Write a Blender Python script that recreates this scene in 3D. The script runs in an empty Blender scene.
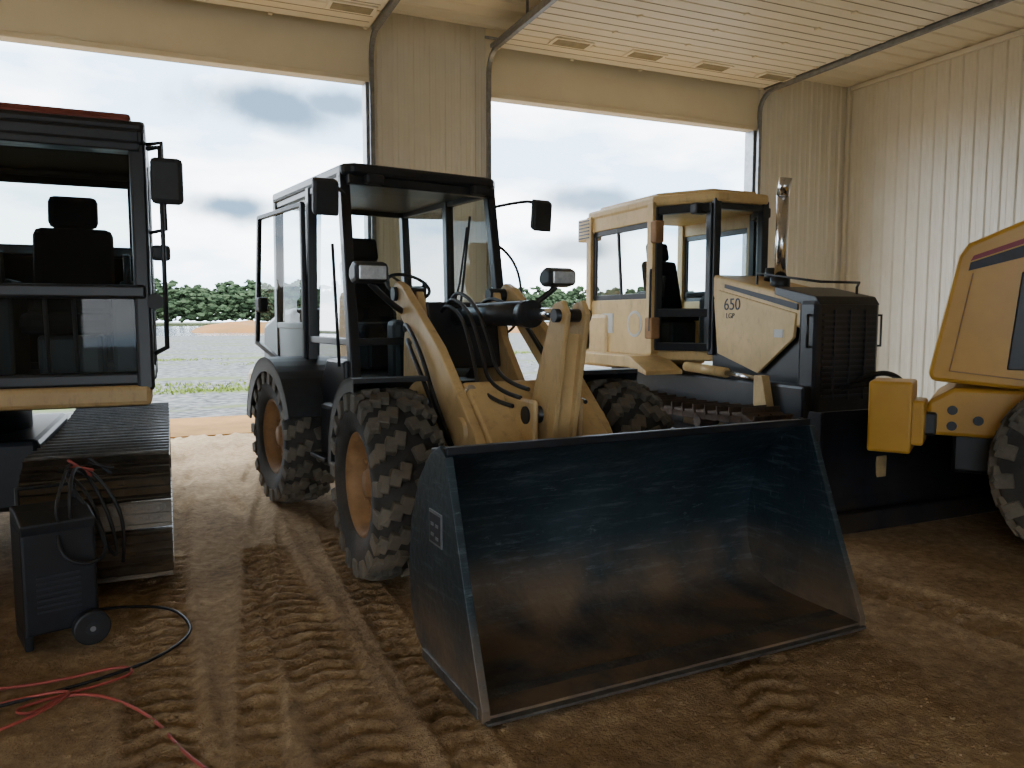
import bpy, bmesh, math, random
from mathutils import Vector, Matrix, Euler
from mathutils import noise as mn
random.seed(7)
SC = bpy.context.scene
COL = SC.collection

# ------------------------------------------------------------------ materials
def srgb(r, g, b):
    f = lambda c: (c/255/12.92) if c/255 <= 0.04045 else ((c/255+0.055)/1.055)**2.4
    return (f(r), f(g), f(b), 1)

def mat(name, c1, c2=None, rough=0.5, metal=0.0, scale=4.0, bump=0.0, bscale=40.0, rough2=None, dust=None, dust_z=(0, 1), spec=0.5, scratch=None, grime=None):
    m = bpy.data.materials.new(name); m.use_nodes = True
    nt = m.node_tree; b = nt.nodes['Principled BSDF']
    b.inputs['Roughness'].default_value = rough; b.inputs['Metallic'].default_value = metal
    b.inputs['Specular IOR Level'].default_value = spec
    c2 = c2 or tuple(x*0.75 for x in c1[:3])+(1,)
    tc = nt.nodes.new('ShaderNodeTexCoord')
    n = nt.nodes.new('ShaderNodeTexNoise'); n.inputs['Scale'].default_value = scale; n.inputs['Detail'].default_value = 6; n.inputs['Roughness'].default_value = 0.65
    nt.links.new(tc.outputs['Object'], n.inputs['Vector'])
    r = nt.nodes.new('ShaderNodeValToRGB'); r.color_ramp.elements[0].position = 0.35; r.color_ramp.elements[1].position = 0.7
    r.color_ramp.elements[0].color = c1; r.color_ramp.elements[1].color = c2
    nt.links.new(n.outputs['Fac'], r.inputs['Fac'])
    out = r.outputs['Color']
    def blend(out, fac_socket, col):
        mx = nt.nodes.new('ShaderNodeMixRGB'); nt.links.new(fac_socket, mx.inputs['Fac'])
        nt.links.new(out, mx.inputs['Color1']); mx.inputs['Color2'].default_value = col
        return mx.outputs['Color']
    def streak(out, col, lo, hi, amt, sc, rot=(0.5, 0.2, 0.3), ns=4):
        mp = nt.nodes.new('ShaderNodeMapping'); mp.inputs['Scale'].default_value = sc; mp.inputs['Rotation'].default_value = rot
        nt.links.new(tc.outputs['Object'], mp.inputs['Vector'])
        n4 = nt.nodes.new('ShaderNodeTexNoise'); n4.inputs['Scale'].default_value = ns; n4.inputs['Detail'].default_value = 10; n4.inputs['Roughness'].default_value = 0.75
        nt.links.new(mp.outputs[0], n4.inputs['Vector'])
        mr4 = nt.nodes.new('ShaderNodeMapRange'); mr4.inputs['From Min'].default_value = lo; mr4.inputs['From Max'].default_value = hi; mr4.inputs['To Max'].default_value = amt
        nt.links.new(n4.outputs['Fac'], mr4.inputs['Value'])
        return blend(out, mr4.outputs[0], col)
    if scratch:
        out = streak(out, scratch, 0.52, 0.66, 0.6, (1.2, 1.2, 10), (0.2, 0.1, 0.1), 3)
        out = streak(out, scratch, 0.60, 0.66, 0.8, (2, 18, 3), (0.9, 0.4, 0.3), 3)
    if grime: out = streak(out, grime, 0.52, 0.70, 0.55, (6, 6, 2), (0, 0, 0), 2.5)
    if dust:
        geo = nt.nodes.new('ShaderNodeNewGeometry'); sp = nt.nodes.new('ShaderNodeSeparateXYZ')
        nt.links.new(geo.outputs['Position'], sp.inputs[0])
        mr = nt.nodes.new('ShaderNodeMapRange'); mr.inputs['From Min'].default_value = dust_z[0]; mr.inputs['From Max'].default_value = dust_z[1]
        mr.inputs['To Min'].default_value = 1; mr.inputs['To Max'].default_value = 0
        nt.links.new(sp.outputs['Z'], mr.inputs['Value'])
        mu = nt.nodes.new('ShaderNodeMath'); mu.operation = 'MULTIPLY'
        nt.links.new(mr.outputs[0], mu.inputs[0])
        n3 = nt.nodes.new('ShaderNodeTexNoise'); n3.inputs['Scale'].default_value = 3; n3.inputs['Detail'].default_value = 8
        nt.links.new(tc.outputs['Object'], n3.inputs['Vector'])
        mr3 = nt.nodes.new('ShaderNodeMapRange'); mr3.inputs['From Min'].default_value = 0.3; mr3.inputs['From Max'].default_value = 0.6
        nt.links.new(n3.outputs['Fac'], mr3.inputs['Value'])
        nt.links.new(mr3.outputs[0], mu.inputs[1])
        out = blend(out, mu.outputs[0], dust)
    nt.links.new(out, b.inputs['Base Color'])
    if rough2 is not None:
        mr = nt.nodes.new('ShaderNodeMapRange'); mr.inputs['To Min'].default_value = rough; mr.inputs['To Max'].default_value = rough2
        nt.links.new(n.outputs['Fac'], mr.inputs['Value']); nt.links.new(mr.outputs[0], b.inputs['Roughness'])
    if bump:
        n2 = nt.nodes.new('ShaderNodeTexNoise'); n2.inputs['Scale'].default_value = bscale; n2.inputs['Detail'].default_value = 5
        nt.links.new(tc.outputs['Object'], n2.inputs['Vector'])
        bp = nt.nodes.new('ShaderNodeBump'); bp.inputs['Strength'].default_value = bump; bp.inputs['Distance'].default_value = 0.02
        nt.links.new(n2.outputs['Fac'], bp.inputs['Height']); nt.links.new(bp.outputs[0], b.inputs['Normal'])
    return m

def glass_mat(name, tint=(0.82, 0.87, 0.88, 1), k=0.5, base=0.03):
    m = bpy.data.materials.new(name); m.use_nodes = True; nt = m.node_tree
    nt.nodes.clear()
    o = nt.nodes.new('ShaderNodeOutputMaterial'); mx = nt.nodes.new('ShaderNodeMixShader')
    t = nt.nodes.new('ShaderNodeBsdfTransparent'); t.inputs[0].default_value = tint
    g = nt.nodes.new('ShaderNodeBsdfGlossy'); g.inputs['Roughness'].default_value = 0.02
    lw = nt.nodes.new('ShaderNodeLayerWeight'); lw.inputs['Blend'].default_value = 0.15
    ad = nt.nodes.new('ShaderNodeMath'); ad.operation = 'MULTIPLY_ADD'; ad.inputs[1].default_value = k; ad.inputs[2].default_value = base
    nt.links.new(lw.outputs['Fresnel'], ad.inputs[0]); nt.links.new(ad.outputs[0], mx.inputs[0])
    nt.links.new(t.outputs[0], mx.inputs[1]); nt.links.new(g.outputs[0], mx.inputs[2]); nt.links.new(mx.outputs[0], o.inputs[0])
    return m

DUST = srgb(126, 104, 78)
M = {}
M['siding'] = mat('siding_cream', srgb(226, 220, 204), srgb(218, 211, 192), 0.42, scale=1.5)
M['ceilpan'] = mat('door_panel_cream', srgb(234, 227, 208), srgb(228, 220, 198), 0.4, scale=1.2)
M['header'] = mat('header_cream', srgb(232, 221, 194), srgb(224, 213, 184), 0.5, scale=1.2)
M['steel'] = mat('galvanized_steel', srgb(150, 152, 155), srgb(120, 122, 126), 0.4, 0.7, scale=12)
M['tan'] = mat('loader_paint', srgb(208, 176, 122), srgb(188, 158, 108), 0.36, scale=3, rough2=0.6, dust=DUST, dust_z=(0.2, 1.3), grime=srgb(128, 106, 80))
M['dtan'] = mat('dozer_paint', srgb(216, 184, 126), srgb(198, 168, 112), 0.36, scale=3, rough2=0.55, dust=DUST, dust_z=(0.2, 1.5), grime=srgb(148, 122, 86))
M['cat'] = mat('grader_paint', srgb(200, 150, 50), srgb(184, 136, 42), 0.33, scale=2)
M['black'] = mat('black_paint', srgb(24, 26, 31), srgb(34, 37, 42), 0.38, scale=5)
M['plastic'] = mat('black_plastic', srgb(30, 32, 35), srgb(40, 42, 45), 0.55, scale=8)
M['bucket'] = mat('bucket_steel', srgb(22, 34, 42), srgb(46, 62, 70), 0.34, 0.2, scale=2.0, rough2=0.6, bump=0.2, bscale=25, dust=srgb(128, 106, 82), dust_z=(0.0, 0.45), scratch=srgb(92, 104, 110))
M['worn'] = mat('worn_edge_steel', srgb(104, 100, 94), srgb(64, 64, 64), 0.45, 0.5, scale=9, bump=0.3, bscale=40)
M['bladem'] = mat('blade_steel', srgb(24, 26, 33), srgb(40, 44, 52), 0.5, 0.3, scale=2.5, dust=srgb(66, 58, 50), dust_z=(0.0, 0.6))
M['rubber'] = mat('tire_rubber', srgb(34, 34, 34), srgb(48, 46, 44), 0.85, scale=6, bump=0.3, bscale=60, dust=srgb(84, 74, 62), dust_z=(-0.1, 1.0))
M['lug'] = mat('tire_lug_rubber', srgb(66, 63, 58), srgb(92, 86, 76), 0.8, scale=10, bump=0.3, bscale=60, dust=srgb(126, 112, 92), dust_z=(-0.1, 1.3))
M['rim'] = mat('rim_dusty', srgb(162, 122, 80), srgb(128, 94, 62), 0.75, scale=6)
M['trackm'] = mat('track_steel', srgb(58, 55, 51), srgb(90, 83, 74), 0.42, 0.5, scale=9, bump=0.25, bscale=30, dust=srgb(116, 100, 80), dust_z=(0, 1.0))
M['rusttrack'] = mat('rusty_track_steel', srgb(90, 74, 64), srgb(56, 50, 46), 0.55, 0.3, scale=8, bump=0.3, bscale=30)
M['chrome'] = mat('chrome', srgb(215, 215, 218), srgb(190, 190, 195), 0.15, 1.0, scale=3)
M['seat'] = mat('seat_fabric', srgb(20, 21, 24), srgb(30, 30, 33), 0.9, scale=20, spec=0.2)
M['lens'] = mat('lamp_lens', srgb(205, 210, 214), srgb(170, 176, 182), 0.12, 0.2, scale=30)
M['white'] = mat('decal_white', srgb(200, 200, 196), srgb(185, 185, 180), 0.5)
M['decal'] = mat('decal_dark', srgb(40, 42, 50), srgb(52, 54, 62), 0.5)
M['red'] = mat('decal_red', srgb(150, 50, 60), srgb(130, 44, 54), 0.45)
M['redroof'] = mat('cab_roof_red', srgb(140, 66, 54), srgb(112, 54, 46), 0.5)
M['cordred'] = mat('cord_red', srgb(178, 84, 74), srgb(155, 70, 62), 0.55)
M['cordblk'] = mat('cord_black', srgb(22, 22, 24), srgb(34, 34, 36), 0.5)
M['winslot'] = mat('door_light_glass', srgb(160, 152, 126), srgb(132, 124, 104), 0.2)
M['groove'] = mat('panel_groove', srgb(150, 140, 118), srgb(140, 130, 110), 0.6)
M['glass'] = glass_mat('cab_glass')
M['glasst'] = glass_mat('cab_glass_tinted', (0.68, 0.76, 0.77, 1), 0.25, 0.015)

# ------------------------------------------------------------------ helpers
def empty(name, loc=(0, 0, 0), rz=0, parent=None):
    e = bpy.data.objects.new(name, None); COL.objects.link(e)
    e.location = loc; e.rotation_euler = (0, 0, rz); e.parent = parent
    e.empty_display_size = 0.3
    return e

def obj(name, bm, m, parent=None, smooth=False, bevel=0, seg=2):
    bmesh.ops.recalc_face_normals(bm, faces=bm.faces)
    me = bpy.data.meshes.new(name); bm.to_mesh(me); bm.free()
    o = bpy.data.objects.new(name, me); COL.objects.link(o); o.parent = parent
    for mm in (m if isinstance(m, (list, tuple)) else [m]): me.materials.append(mm)
    if smooth:
        for p in me.polygons: p.use_smooth = True
    if bevel:
        md = o.modifiers.new('bevel', 'BEVEL'); md.width = bevel; md.segments = seg; md.limit_method = 'ANGLE'; md.angle_limit = 0.6
    return o

CORN = [(-.5, -.5, -.5), (.5, -.5, -.5), (.5, .5, -.5), (-.5, .5, -.5), (-.5, -.5, .5), (.5, -.5, .5), (.5, .5, .5), (-.5, .5, .5)]
FAC = [(0, 3, 2, 1), (4, 5, 6, 7), (0, 1, 5, 4), (1, 2, 6, 5), (2, 3, 7, 6), (3, 0, 4, 7)]
def bbox(bm, c, s, R=None):
    c = Vector(c); vs = []
    for q in CORN:
        v = Vector((q[0]*s[0], q[1]*s[1], q[2]*s[2]))
        if R: v = R @ v
        vs.append(bm.verts.new(c+v))
    for f in FAC: bm.faces.new([vs[i] for i in f])
    return vs

def box(parent, name, x0, x1, y0, y1, z0, z1, m, bevel=0.0):
    bm = bmesh.new(); bbox(bm, ((x0+x1)/2, (y0+y1)/2, (z0+z1)/2), (abs(x1-x0), abs(y1-y0), abs(z1-z0)))
    return obj(name, bm, m, parent, bevel=bevel)

def bprism(bm, pts, a0, a1, axis='x'):
    def P(a, p):
        if axis == 'x': return (a, p[0], p[1])
        if axis == 'y': return (p[0], a, p[1])
        return (p[0], p[1], a)
    v0 = [bm.verts.new(P(a0, p)) for p in pts]; v1 = [bm.verts.new(P(a1, p)) for p in pts]
    n = len(pts); bm.faces.new(v0); bm.faces.new(v1[::-1])
    for i in range(n): bm.faces.new((v0[i], v0[(i+1) % n], v1[(i+1) % n], v1[i]))

def prism(parent, name, pts, a0, a1, m, axis='x', bevel=0.0):
    bm = bmesh.new(); bprism(bm, pts, a0, a1, axis)
    return obj(name, bm, m, parent, bevel=bevel)

def bcyl(bm, p0, p1, r, seg=20, r2=None):
    p0 = Vector(p0); p1 = Vector(p1); d = p1-p0
    q = Vector((0, 0, 1)).rotation_difference(d.normalized()).to_matrix()
    r2 = r if r2 is None else r2
    A = []; B = []
    for i in range(seg):
        a = 2*math.pi*i/seg; v = q @ Vector((math.cos(a), math.sin(a), 0))
        A.append(bm.verts.new(p0+v*r)); B.append(bm.verts.new(p1+v*r2))
    bm.faces.new(A[::-1]); bm.faces.new(B)
    for i in range(seg): bm.faces.new((A[i], A[(i+1) % seg], B[(i+1) % seg], B[i]))

def cyl(parent, name, p0, p1, r, m, seg=20, r2=None, bevel=0.0):
    bm = bmesh.new(); bcyl(bm, p0, p1, r, seg, r2)
    o = obj(name, bm, m, parent)
    for p in o.data.polygons: p.use_smooth = len(p.vertices) == 4
    if bevel:
        md = o.modifiers.new('bevel', 'BEVEL'); md.width = bevel; md.segments = 2; md.limit_method = 'ANGLE'
    return o

def bbeam(bm, p0, p1, w, h=None):
    h = h or w; p0 = Vector(p0); p1 = Vector(p1); d = (p1-p0)
    z = d.normalized(); up = Vector((0, 1, 0)) if abs(z.z) > 0.8 else Vector((0, 0, 1))
    x = up.cross(z).normalized(); y = z.cross(x)
    R = Matrix((x, y, z)).transposed()
    bbox(bm, (p0+p1)/2, (w, h, d.length+min(w, h)*0.5), R)

def beams(parent, name, segs, w, m, h=None, bevel=0.008):
    bm = bmesh.new()
    for a, b in segs: bbeam(bm, a, b, w, h)
    return obj(name, bm, m, parent, bevel=bevel)

def tube(parent, name, pts, r, m, smooth=True):
    cu = bpy.data.curves.new(name, 'CURVE'); cu.dimensions = '3D'; cu.bevel_depth = r; cu.bevel_resolution = 3; cu.use_fill_caps = True
    if smooth:
        s = cu.splines.new('NURBS'); s.points.add(len(pts)-1); s.use_endpoint_u = True; s.order_u = 3; s.resolution_u = 8
    else:
        s = cu.splines.new('POLY'); s.points.add(len(pts)-1)
    for i, p in enumerate(pts): s.points[i].co = (*p, 1)
    cu.materials.append(m)
    o = bpy.data.objects.new(name, cu); COL.objects.link(o); o.parent = parent
    return o

def quad(parent, name, pts, m):
    bm = bmesh.new(); bm.faces.new([bm.verts.new(p) for p in pts]); return obj(name, bm, m, parent)

_t = bmesh.new(); bmesh.ops.create_icosphere(_t, subdivisions=1, radius=1); _t.verts.ensure_lookup_table()
ICO1 = ([v.co.copy() for v in _t.verts], [tuple(v.index for v in f.verts) for f in _t.faces]); _t.free()
def blobs(name, items, m, tmpl=ICO1, jag=0.0, freq=1.0):
    V = []; Fc = []
    for c, s in items:
        o = len(V); c = Vector(c)
        for v in tmpl[0]:
            p = Vector((v.x*s[0], v.y*s[1], v.z*s[2]))
            if jag: p *= 1+jag*mn.noise((c+p)*freq)
            V.append(c+p)
        Fc += [tuple(i+o for i in f) for f in tmpl[1]]
    me = bpy.data.meshes.new(name); me.from_pydata(V, [], Fc); me.update()
    me.materials.append(m); o = bpy.data.objects.new(name, me); COL.objects.link(o); return o

def tire(parent, name, c, R, W, n=22, rimR=None, face=-1, rimm=None, chev=0.5):
    rimR = rimR or R*0.55
    bm = bmesh.new(); h = W/2
    Rb = R*0.955
    prof = [(-h*0.72, rimR), (-h*0.92, rimR*1.12), (-h, R*0.78), (-h*0.93, Rb*0.92), (-h*0.80, Rb*0.955), (0, Rb*0.965), (h*0.80, Rb*0.955), (h*0.93, Rb*0.92), (h, R*0.78), (h*0.92, rimR*1.12), (h*0.72, rimR)]
    N = 48; rings = []
    for i in range(N):
        a = 2*math.pi*i/N
        rings.append([bm.verts.new((c[0]+x, c[1]+r*math.cos(a), c[2]+r*math.sin(a))) for x, r in prof])
    for i in range(N):
        A = rings[i]; B = rings[(i+1) % N]
        for j in range(len(prof)-1): bm.faces.new((A[j], A[j+1], B[j+1], B[j]))
    for f in bm.faces: f.smooth = True
    obj(name, bm, M['rubber'], parent)
    bm = bmesh.new()
    lug = R*0.10
    for i in range(n):
        for s in (-1, 1):
            a = 2*math.pi*(i+(0.5 if s > 0 else 0))/n
            for k in range(3):
                t = (k+0.5)/3
                ang = a+(t-0.5)*chev*0.35
                Rm = Matrix.Rotation(ang, 3, 'X')
                rr = R*0.975-(0.03*R if k == 2 else 0)
                loc = Rm @ Vector((s*h*(0.12+0.82*t), 0, rr-lug*0.45))
                bbox(bm, Vector(c)+loc, (h*0.34, 2*math.pi*R/n*0.50, lug*1.2), Rm @ Matrix.Rotation(s*chev*0.6, 3, 'Z') @ Matrix.Rotation(s*(0.35 if k == 2 else 0.05), 3, 'Y'))
            Rm = Matrix.Rotation(a+chev*0.2, 3, 'X')
            bbox(bm, Vector(c)+Rm @ Vector((s*h*0.97, 0, R*0.86)), (h*0.16, 2*math.pi*R/n*0.44, R*0.18), Rm)
    obj(name+'_lugs', bm, M['lug'], parent, bevel=0.006, seg=1)
    bm = bmesh.new(); f = face
    rp = [(f*h*0.80, rimR*1.06), (f*h*0.84, rimR*0.99), (f*h*0.62, rimR*0.92), (f*h*0.25, rimR*0.86), (f*h*0.15, rimR*0.62), (f*h*0.42, rimR*0.46), (f*h*0.45, rimR*0.30), (f*h*0.62, rimR*0.26), (f*h*0.64, 0.001)]
    rings = []
    for i in range(40):
        a = 2*math.pi*i/40
        rings.append([bm.verts.new((c[0]+x, c[1]+r*math.cos(a), c[2]+r*math.sin(a))) for x, r in rp])
    for i in range(40):
        A = rings[i]; B = rings[(i+1) % 40]
        for j in range(len(rp)-1): bm.faces.new((A[j], A[j+1], B[j+1], B[j]))
    for fc in bm.faces: fc.smooth = True
    for i in range(8):
        a = 2*math.pi*i/8
        p = Vector((c[0]+f*h*0.36, c[1]+rimR*0.53*math.cos(a), c[2]+rimR*0.53*math.sin(a)))
        bcyl(bm, p-Vector((0.03*f, 0, 0)), p+Vector((0.03*f, 0, 0)), 0.018, 8)
    bcyl(bm, (c[0]-f*h*0.7, c[1], c[2]), (c[0]-f*h*0.6, c[1], c[2]), rimR*1.0, 32)
    obj(name+'_rim', bm, rimm or M['rim'], parent)

def track(parent, name, xc, W, y0, y1, r, z0=0.0, m=None, pitch=0.19, grouser=0.03, ribs=3):
    bm = bmesh.new(); L = (y1-r)-(y0+r); P = 2*L+2*math.pi*r; n = int(P/pitch); pitch = P/n
    zc = z0+r
    for i in range(n):
        s = i*pitch
        if s < L: y, z, a = y0+r+s, zc+r, 0
        elif s < L+math.pi*r:
            t = (s-L)/r; y, z, a = y1-r+r*math.sin(t), zc+r*math.cos(t), -t
        elif s < 2*L+math.pi*r: y, z, a = y1-r-(s-L-math.pi*r), zc-r, math.pi
        else:
            t = (s-2*L-math.pi*r)/r; y, z, a = y0+r-r*math.sin(t), zc-r*math.cos(t), math.pi-t
        R = Matrix.Rotation(a, 3, 'X')
        sag = 0
        if a == 0: sag = -0.05*math.sin(math.pi*s/L)
        c = Vector((xc, y, z+sag))
        th = 0.025
        bbox(bm, c+R @ Vector((0, 0, -grouser-th/2)), (W, pitch*0.84, th), R)
        for k in range(ribs):
            o = (k-(ribs-1)/2)*pitch*0.33 if ribs > 1 else -pitch*0.3
            hk = grouser if (ribs == 1 or k != 1) else grouser*0.7
            bbox(bm, c+R @ Vector((0, o, -grouser+hk/2)), (W*0.99, 0.013, hk), R)
        for dx in (-W*0.16, W*0.16):
            for dy in (-pitch*0.17, pitch*0.17):
                bbox(bm, c+R @ Vector((dx, dy, -grouser+0.006)), (0.03, 0.03, 0.014), R)
        for dx in (-0.09, 0.09):
            bbox(bm, c+R @ Vector((dx, 0, -grouser-th-0.04)), (0.035, pitch*0.98, 0.08), R)
    obj(name, bm, m or M['trackm'], parent)
    bm = bmesh.new()
    ri = r-grouser-0.12
    for yy in (y0+r, y1-r):
        bcyl(bm, (xc-0.06, yy, zc), (xc+0.06, yy, zc), ri, 32)
        bcyl(bm, (xc-0.12, yy, zc), (xc+0.12, yy, zc), ri*0.35, 20)
    nr = 7
    for i in range(nr):
        yy = y0+r+(i+0.5)*L/nr
        bcyl(bm, (xc-0.14, yy, z0+grouser+0.20), (xc+0.14, yy, z0+grouser+0.20), 0.09, 16)
    for i in (0.3, 0.7):
        yy = y0+r+i*L; zz = zc+r-grouser-0.17
        bcyl(bm, (xc-0.12, yy, zz), (xc+0.12, yy, zz), 0.06, 14)
    obj(name+'_rollers', bm, m or M['trackm'], parent)
    box(parent, name+'_frame', xc-0.17, xc+0.17, y0+r*0.9, y1-r*0.9, zc-0.14, zc+0.1, M['black'], 0.02)

def arc_fender(parent, name, c, R, x0, x1, a0, a1, m, th=0.03, lip=0.06):
    bm = bmesh.new(); n = 20
    def ring(R_, x): return [(x, c[0]-R_*math.cos(math.radians(a0+(a1-a0)*i/n)), c[1]+R_*math.sin(math.radians(a0+(a1-a0)*i/n))) for i in range(n+1)]
    A = [bm.verts.new(p) for p in ring(R, x0)]; B = [bm.verts.new(p) for p in ring(R, x1)]
    C = [bm.verts.new(p) for p in ring(R+th, x0)]; D = [bm.verts.new(p) for p in ring(R+th, x1)]
    for i in range(n):
        bm.faces.new((A[i], A[i+1], B[i+1], B[i])); bm.faces.new((C[i], D[i], D[i+1], C[i+1]))
        bm.faces.new((A[i], C[i], C[i+1], A[i+1])); bm.faces.new((B[i], B[i+1], D[i+1], D[i]))
    bm.faces.new((A[0], B[0], D[0], C[0])); bm.faces.new((A[n], C[n], D[n], B[n]))
    xo = x0 if abs(x0) > abs(x1) else x1
    s = 1 if xo > 0 else -1
    E = [bm.verts.new(p) for p in ring(R-lip, xo)]; F = [bm.verts.new(p) for p in ring(R+th, xo)]
    G = [bm.verts.new(p) for p in ring(R-lip, xo-s*0.02)]; H = [bm.verts.new(p) for p in ring(R+th, xo-s*0.02)]
    for i in range(n):
        bm.faces.new((E[i], E[i+1], F[i+1], F[i])); bm.faces.new((G[i], H[i], H[i+1], G[i+1])); bm.faces.new((E[i], G[i], G[i+1], E[i+1]))
    return obj(name, bm, m, parent)

def seat(parent, name, x, y, z, k=1.0):
    e = empty(name, (x, y, z), 0, parent); e.scale = (k, k, k)
    box(e, 'seat_base', -0.18, 0.18, -0.18, 0.2, 0, 0.28, M['plastic'], 0.03)
    box(e, 'cushion', -0.26, 0.26, -0.28, 0.25, 0.28, 0.42, M['seat'], 0.05)
    prism(e, 'backrest', [(0.14, 0.4), (0.28, 0.38), (0.40, 0.98), (0.30, 1.0)], -0.24, 0.24, M['seat'], bevel=0.06)
    prism(e, 'headrest', [(0.30, 1.00), (0.40, 0.98), (0.44, 1.20), (0.36, 1.22)], -0.15, 0.15, M['seat'], bevel=0.05)
    for sx in (-1, 1):
        box(e, 'armrest_%d' % (1 if sx < 0 else 2), sx*0.34-0.05, sx*0.34+0.05, -0.2, 0.2, 0.55, 0.62, M['plastic'], 0.02)
        cyl(e, 'joystick_%d' % (1 if sx < 0 else 2), (sx*0.34, -0.22, 0.55), (sx*0.34, -0.25, 0.78), 0.022, M['plastic'], 12)
    return e

def corrug(name, P, U, V, N, lu, lv, m, sp=0.229, rib=0.045, ht=0.02, minor=True):
    P = Vector(P); U = Vector(U); V = Vector(V); N = Vector(N)
    pts = [(0, 0)]; x = sp*0.5
    while x < lu-0.05:
        pts += [(x-rib, 0), (x-rib*0.5, ht), (x+rib*0.5, ht), (x+rib, 0)]
        if minor:
            mx = x+sp*0.5
            if mx < lu-0.05: pts += [(mx-0.02, 0), (mx, 0.004), (mx+0.02, 0)]
        x += sp
    pts.append((lu, 0))
    bm = bmesh.new()
    a = [bm.verts.new(P+U*p[0]+N*p[1]) for p in pts]; b = [bm.verts.new(P+U*p[0]+N*p[1]+V*lv) for p in pts]
    for i in range(len(pts)-1): bm.faces.new((a[i], a[i+1], b[i+1], b[i]))
    c = [bm.verts.new(q) for q in (P-N*0.1, P+U*lu-N*0.1, P+U*lu-N*0.1+V*lv, P-N*0.1+V*lv)]
    bm.faces.new(c)
    bm.faces.new((a[0], c[0], c[3], b[0])); bm.faces.new((a[-1], b[-1], c[2], c[1]))
    return obj(name, bm, m)

# ------------------------------------------------------------------ building
YW, XW, ZC = 10.6, 11.4, 5.84
XL, YF = -11.0, -7.0
ZH, ZD = 4.9, 5.5
def wall_part(name, x0, x1):
    corrug(name, (x0, YW, 0), (1, 0, 0), (0, 0, 1), (0, -1, 0), x1-x0, ZC, M['siding'])
wall_part('wall_back', 2.62, 4.30)
wall_part('wall_back_right', 9.27, XW)
wall_part('wall_back_left', -4.2, -2.41)
wall_part('wall_back_far_left', XL, -9.2)
for i, (x0, x1) in enumerate(((-2.41, 2.62), (4.30, 9.27), (-9.2, -4.2))):
    box(None, 'wall_back_header_%d' % (i+1), x0, x1, YW-0.02, YW+0.12, ZH, ZC, M['header'])
    box(None, 'trim_header_%d' % (i+1), x0, x1, YW-0.05, YW+0.16, ZH-0.04, ZH+0.03, M['header'], 0.01)
for i, x in enumerate((-2.38, 2.58, 4.34, 9.23)):
    box(None, 'trim_jamb_%d' % (i+1), x-0.04, x+0.04, YW-0.04, YW+0.18, 0, ZH, M['steel'] if i in (1, 3) else M['header'], 0.01)
corrug('wall_right', (XW, YW, 0), (0, -1, 0), (0, 0, 1), (-1, 0, 0), YW-YF, ZC, M['siding'])
corrug('wall_left', (XL, YW, 0), (0, -1, 0), (0, 0, 1), (1, 0, 0), YW-YF, ZC, M['siding'])
for i, (x0, x1) in enumerate(((XL, -9.2), (-4.2, -1.6), (1.2, XW))):  # unseen wall behind camera, openings added to let sky light in
    corrug('wall_front_%d' % (i+1), (x0, YF, 0), (1, 0, 0), (0, 0, 1), (0, 1, 0), x1-x0, ZC, M['siding'])
box(None, 'wall_front_header', -9.2, -4.2, YF-0.12, YF+0.02, ZH, ZC, M['header'])  # out of view, above the bay opening added for fill light
box(None, 'wall_front_header_small', -1.6, 1.2, YF-0.12, YF+0.02, 3.0, ZC, M['header'])
corrug('ceiling', (XL, YW+0.1, ZC), (0, -1, 0), (1, 0, 0), (0, 0, -1), YW-YF+0.2, XW-XL, M['ceilpan'], sp=0.3, minor=False)
box(None, 'trim_corner', XW-0.09, XW-0.021, YW-0.09, YW-0.021, 0, ZC, M['siding'], 0.01)
box(None, 'trim_ceiling_right', XW-0.08, XW-0.022, YF+0.1, YW-0.1, ZC-0.1, ZC-0.021, M['siding'], 0.01)

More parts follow.
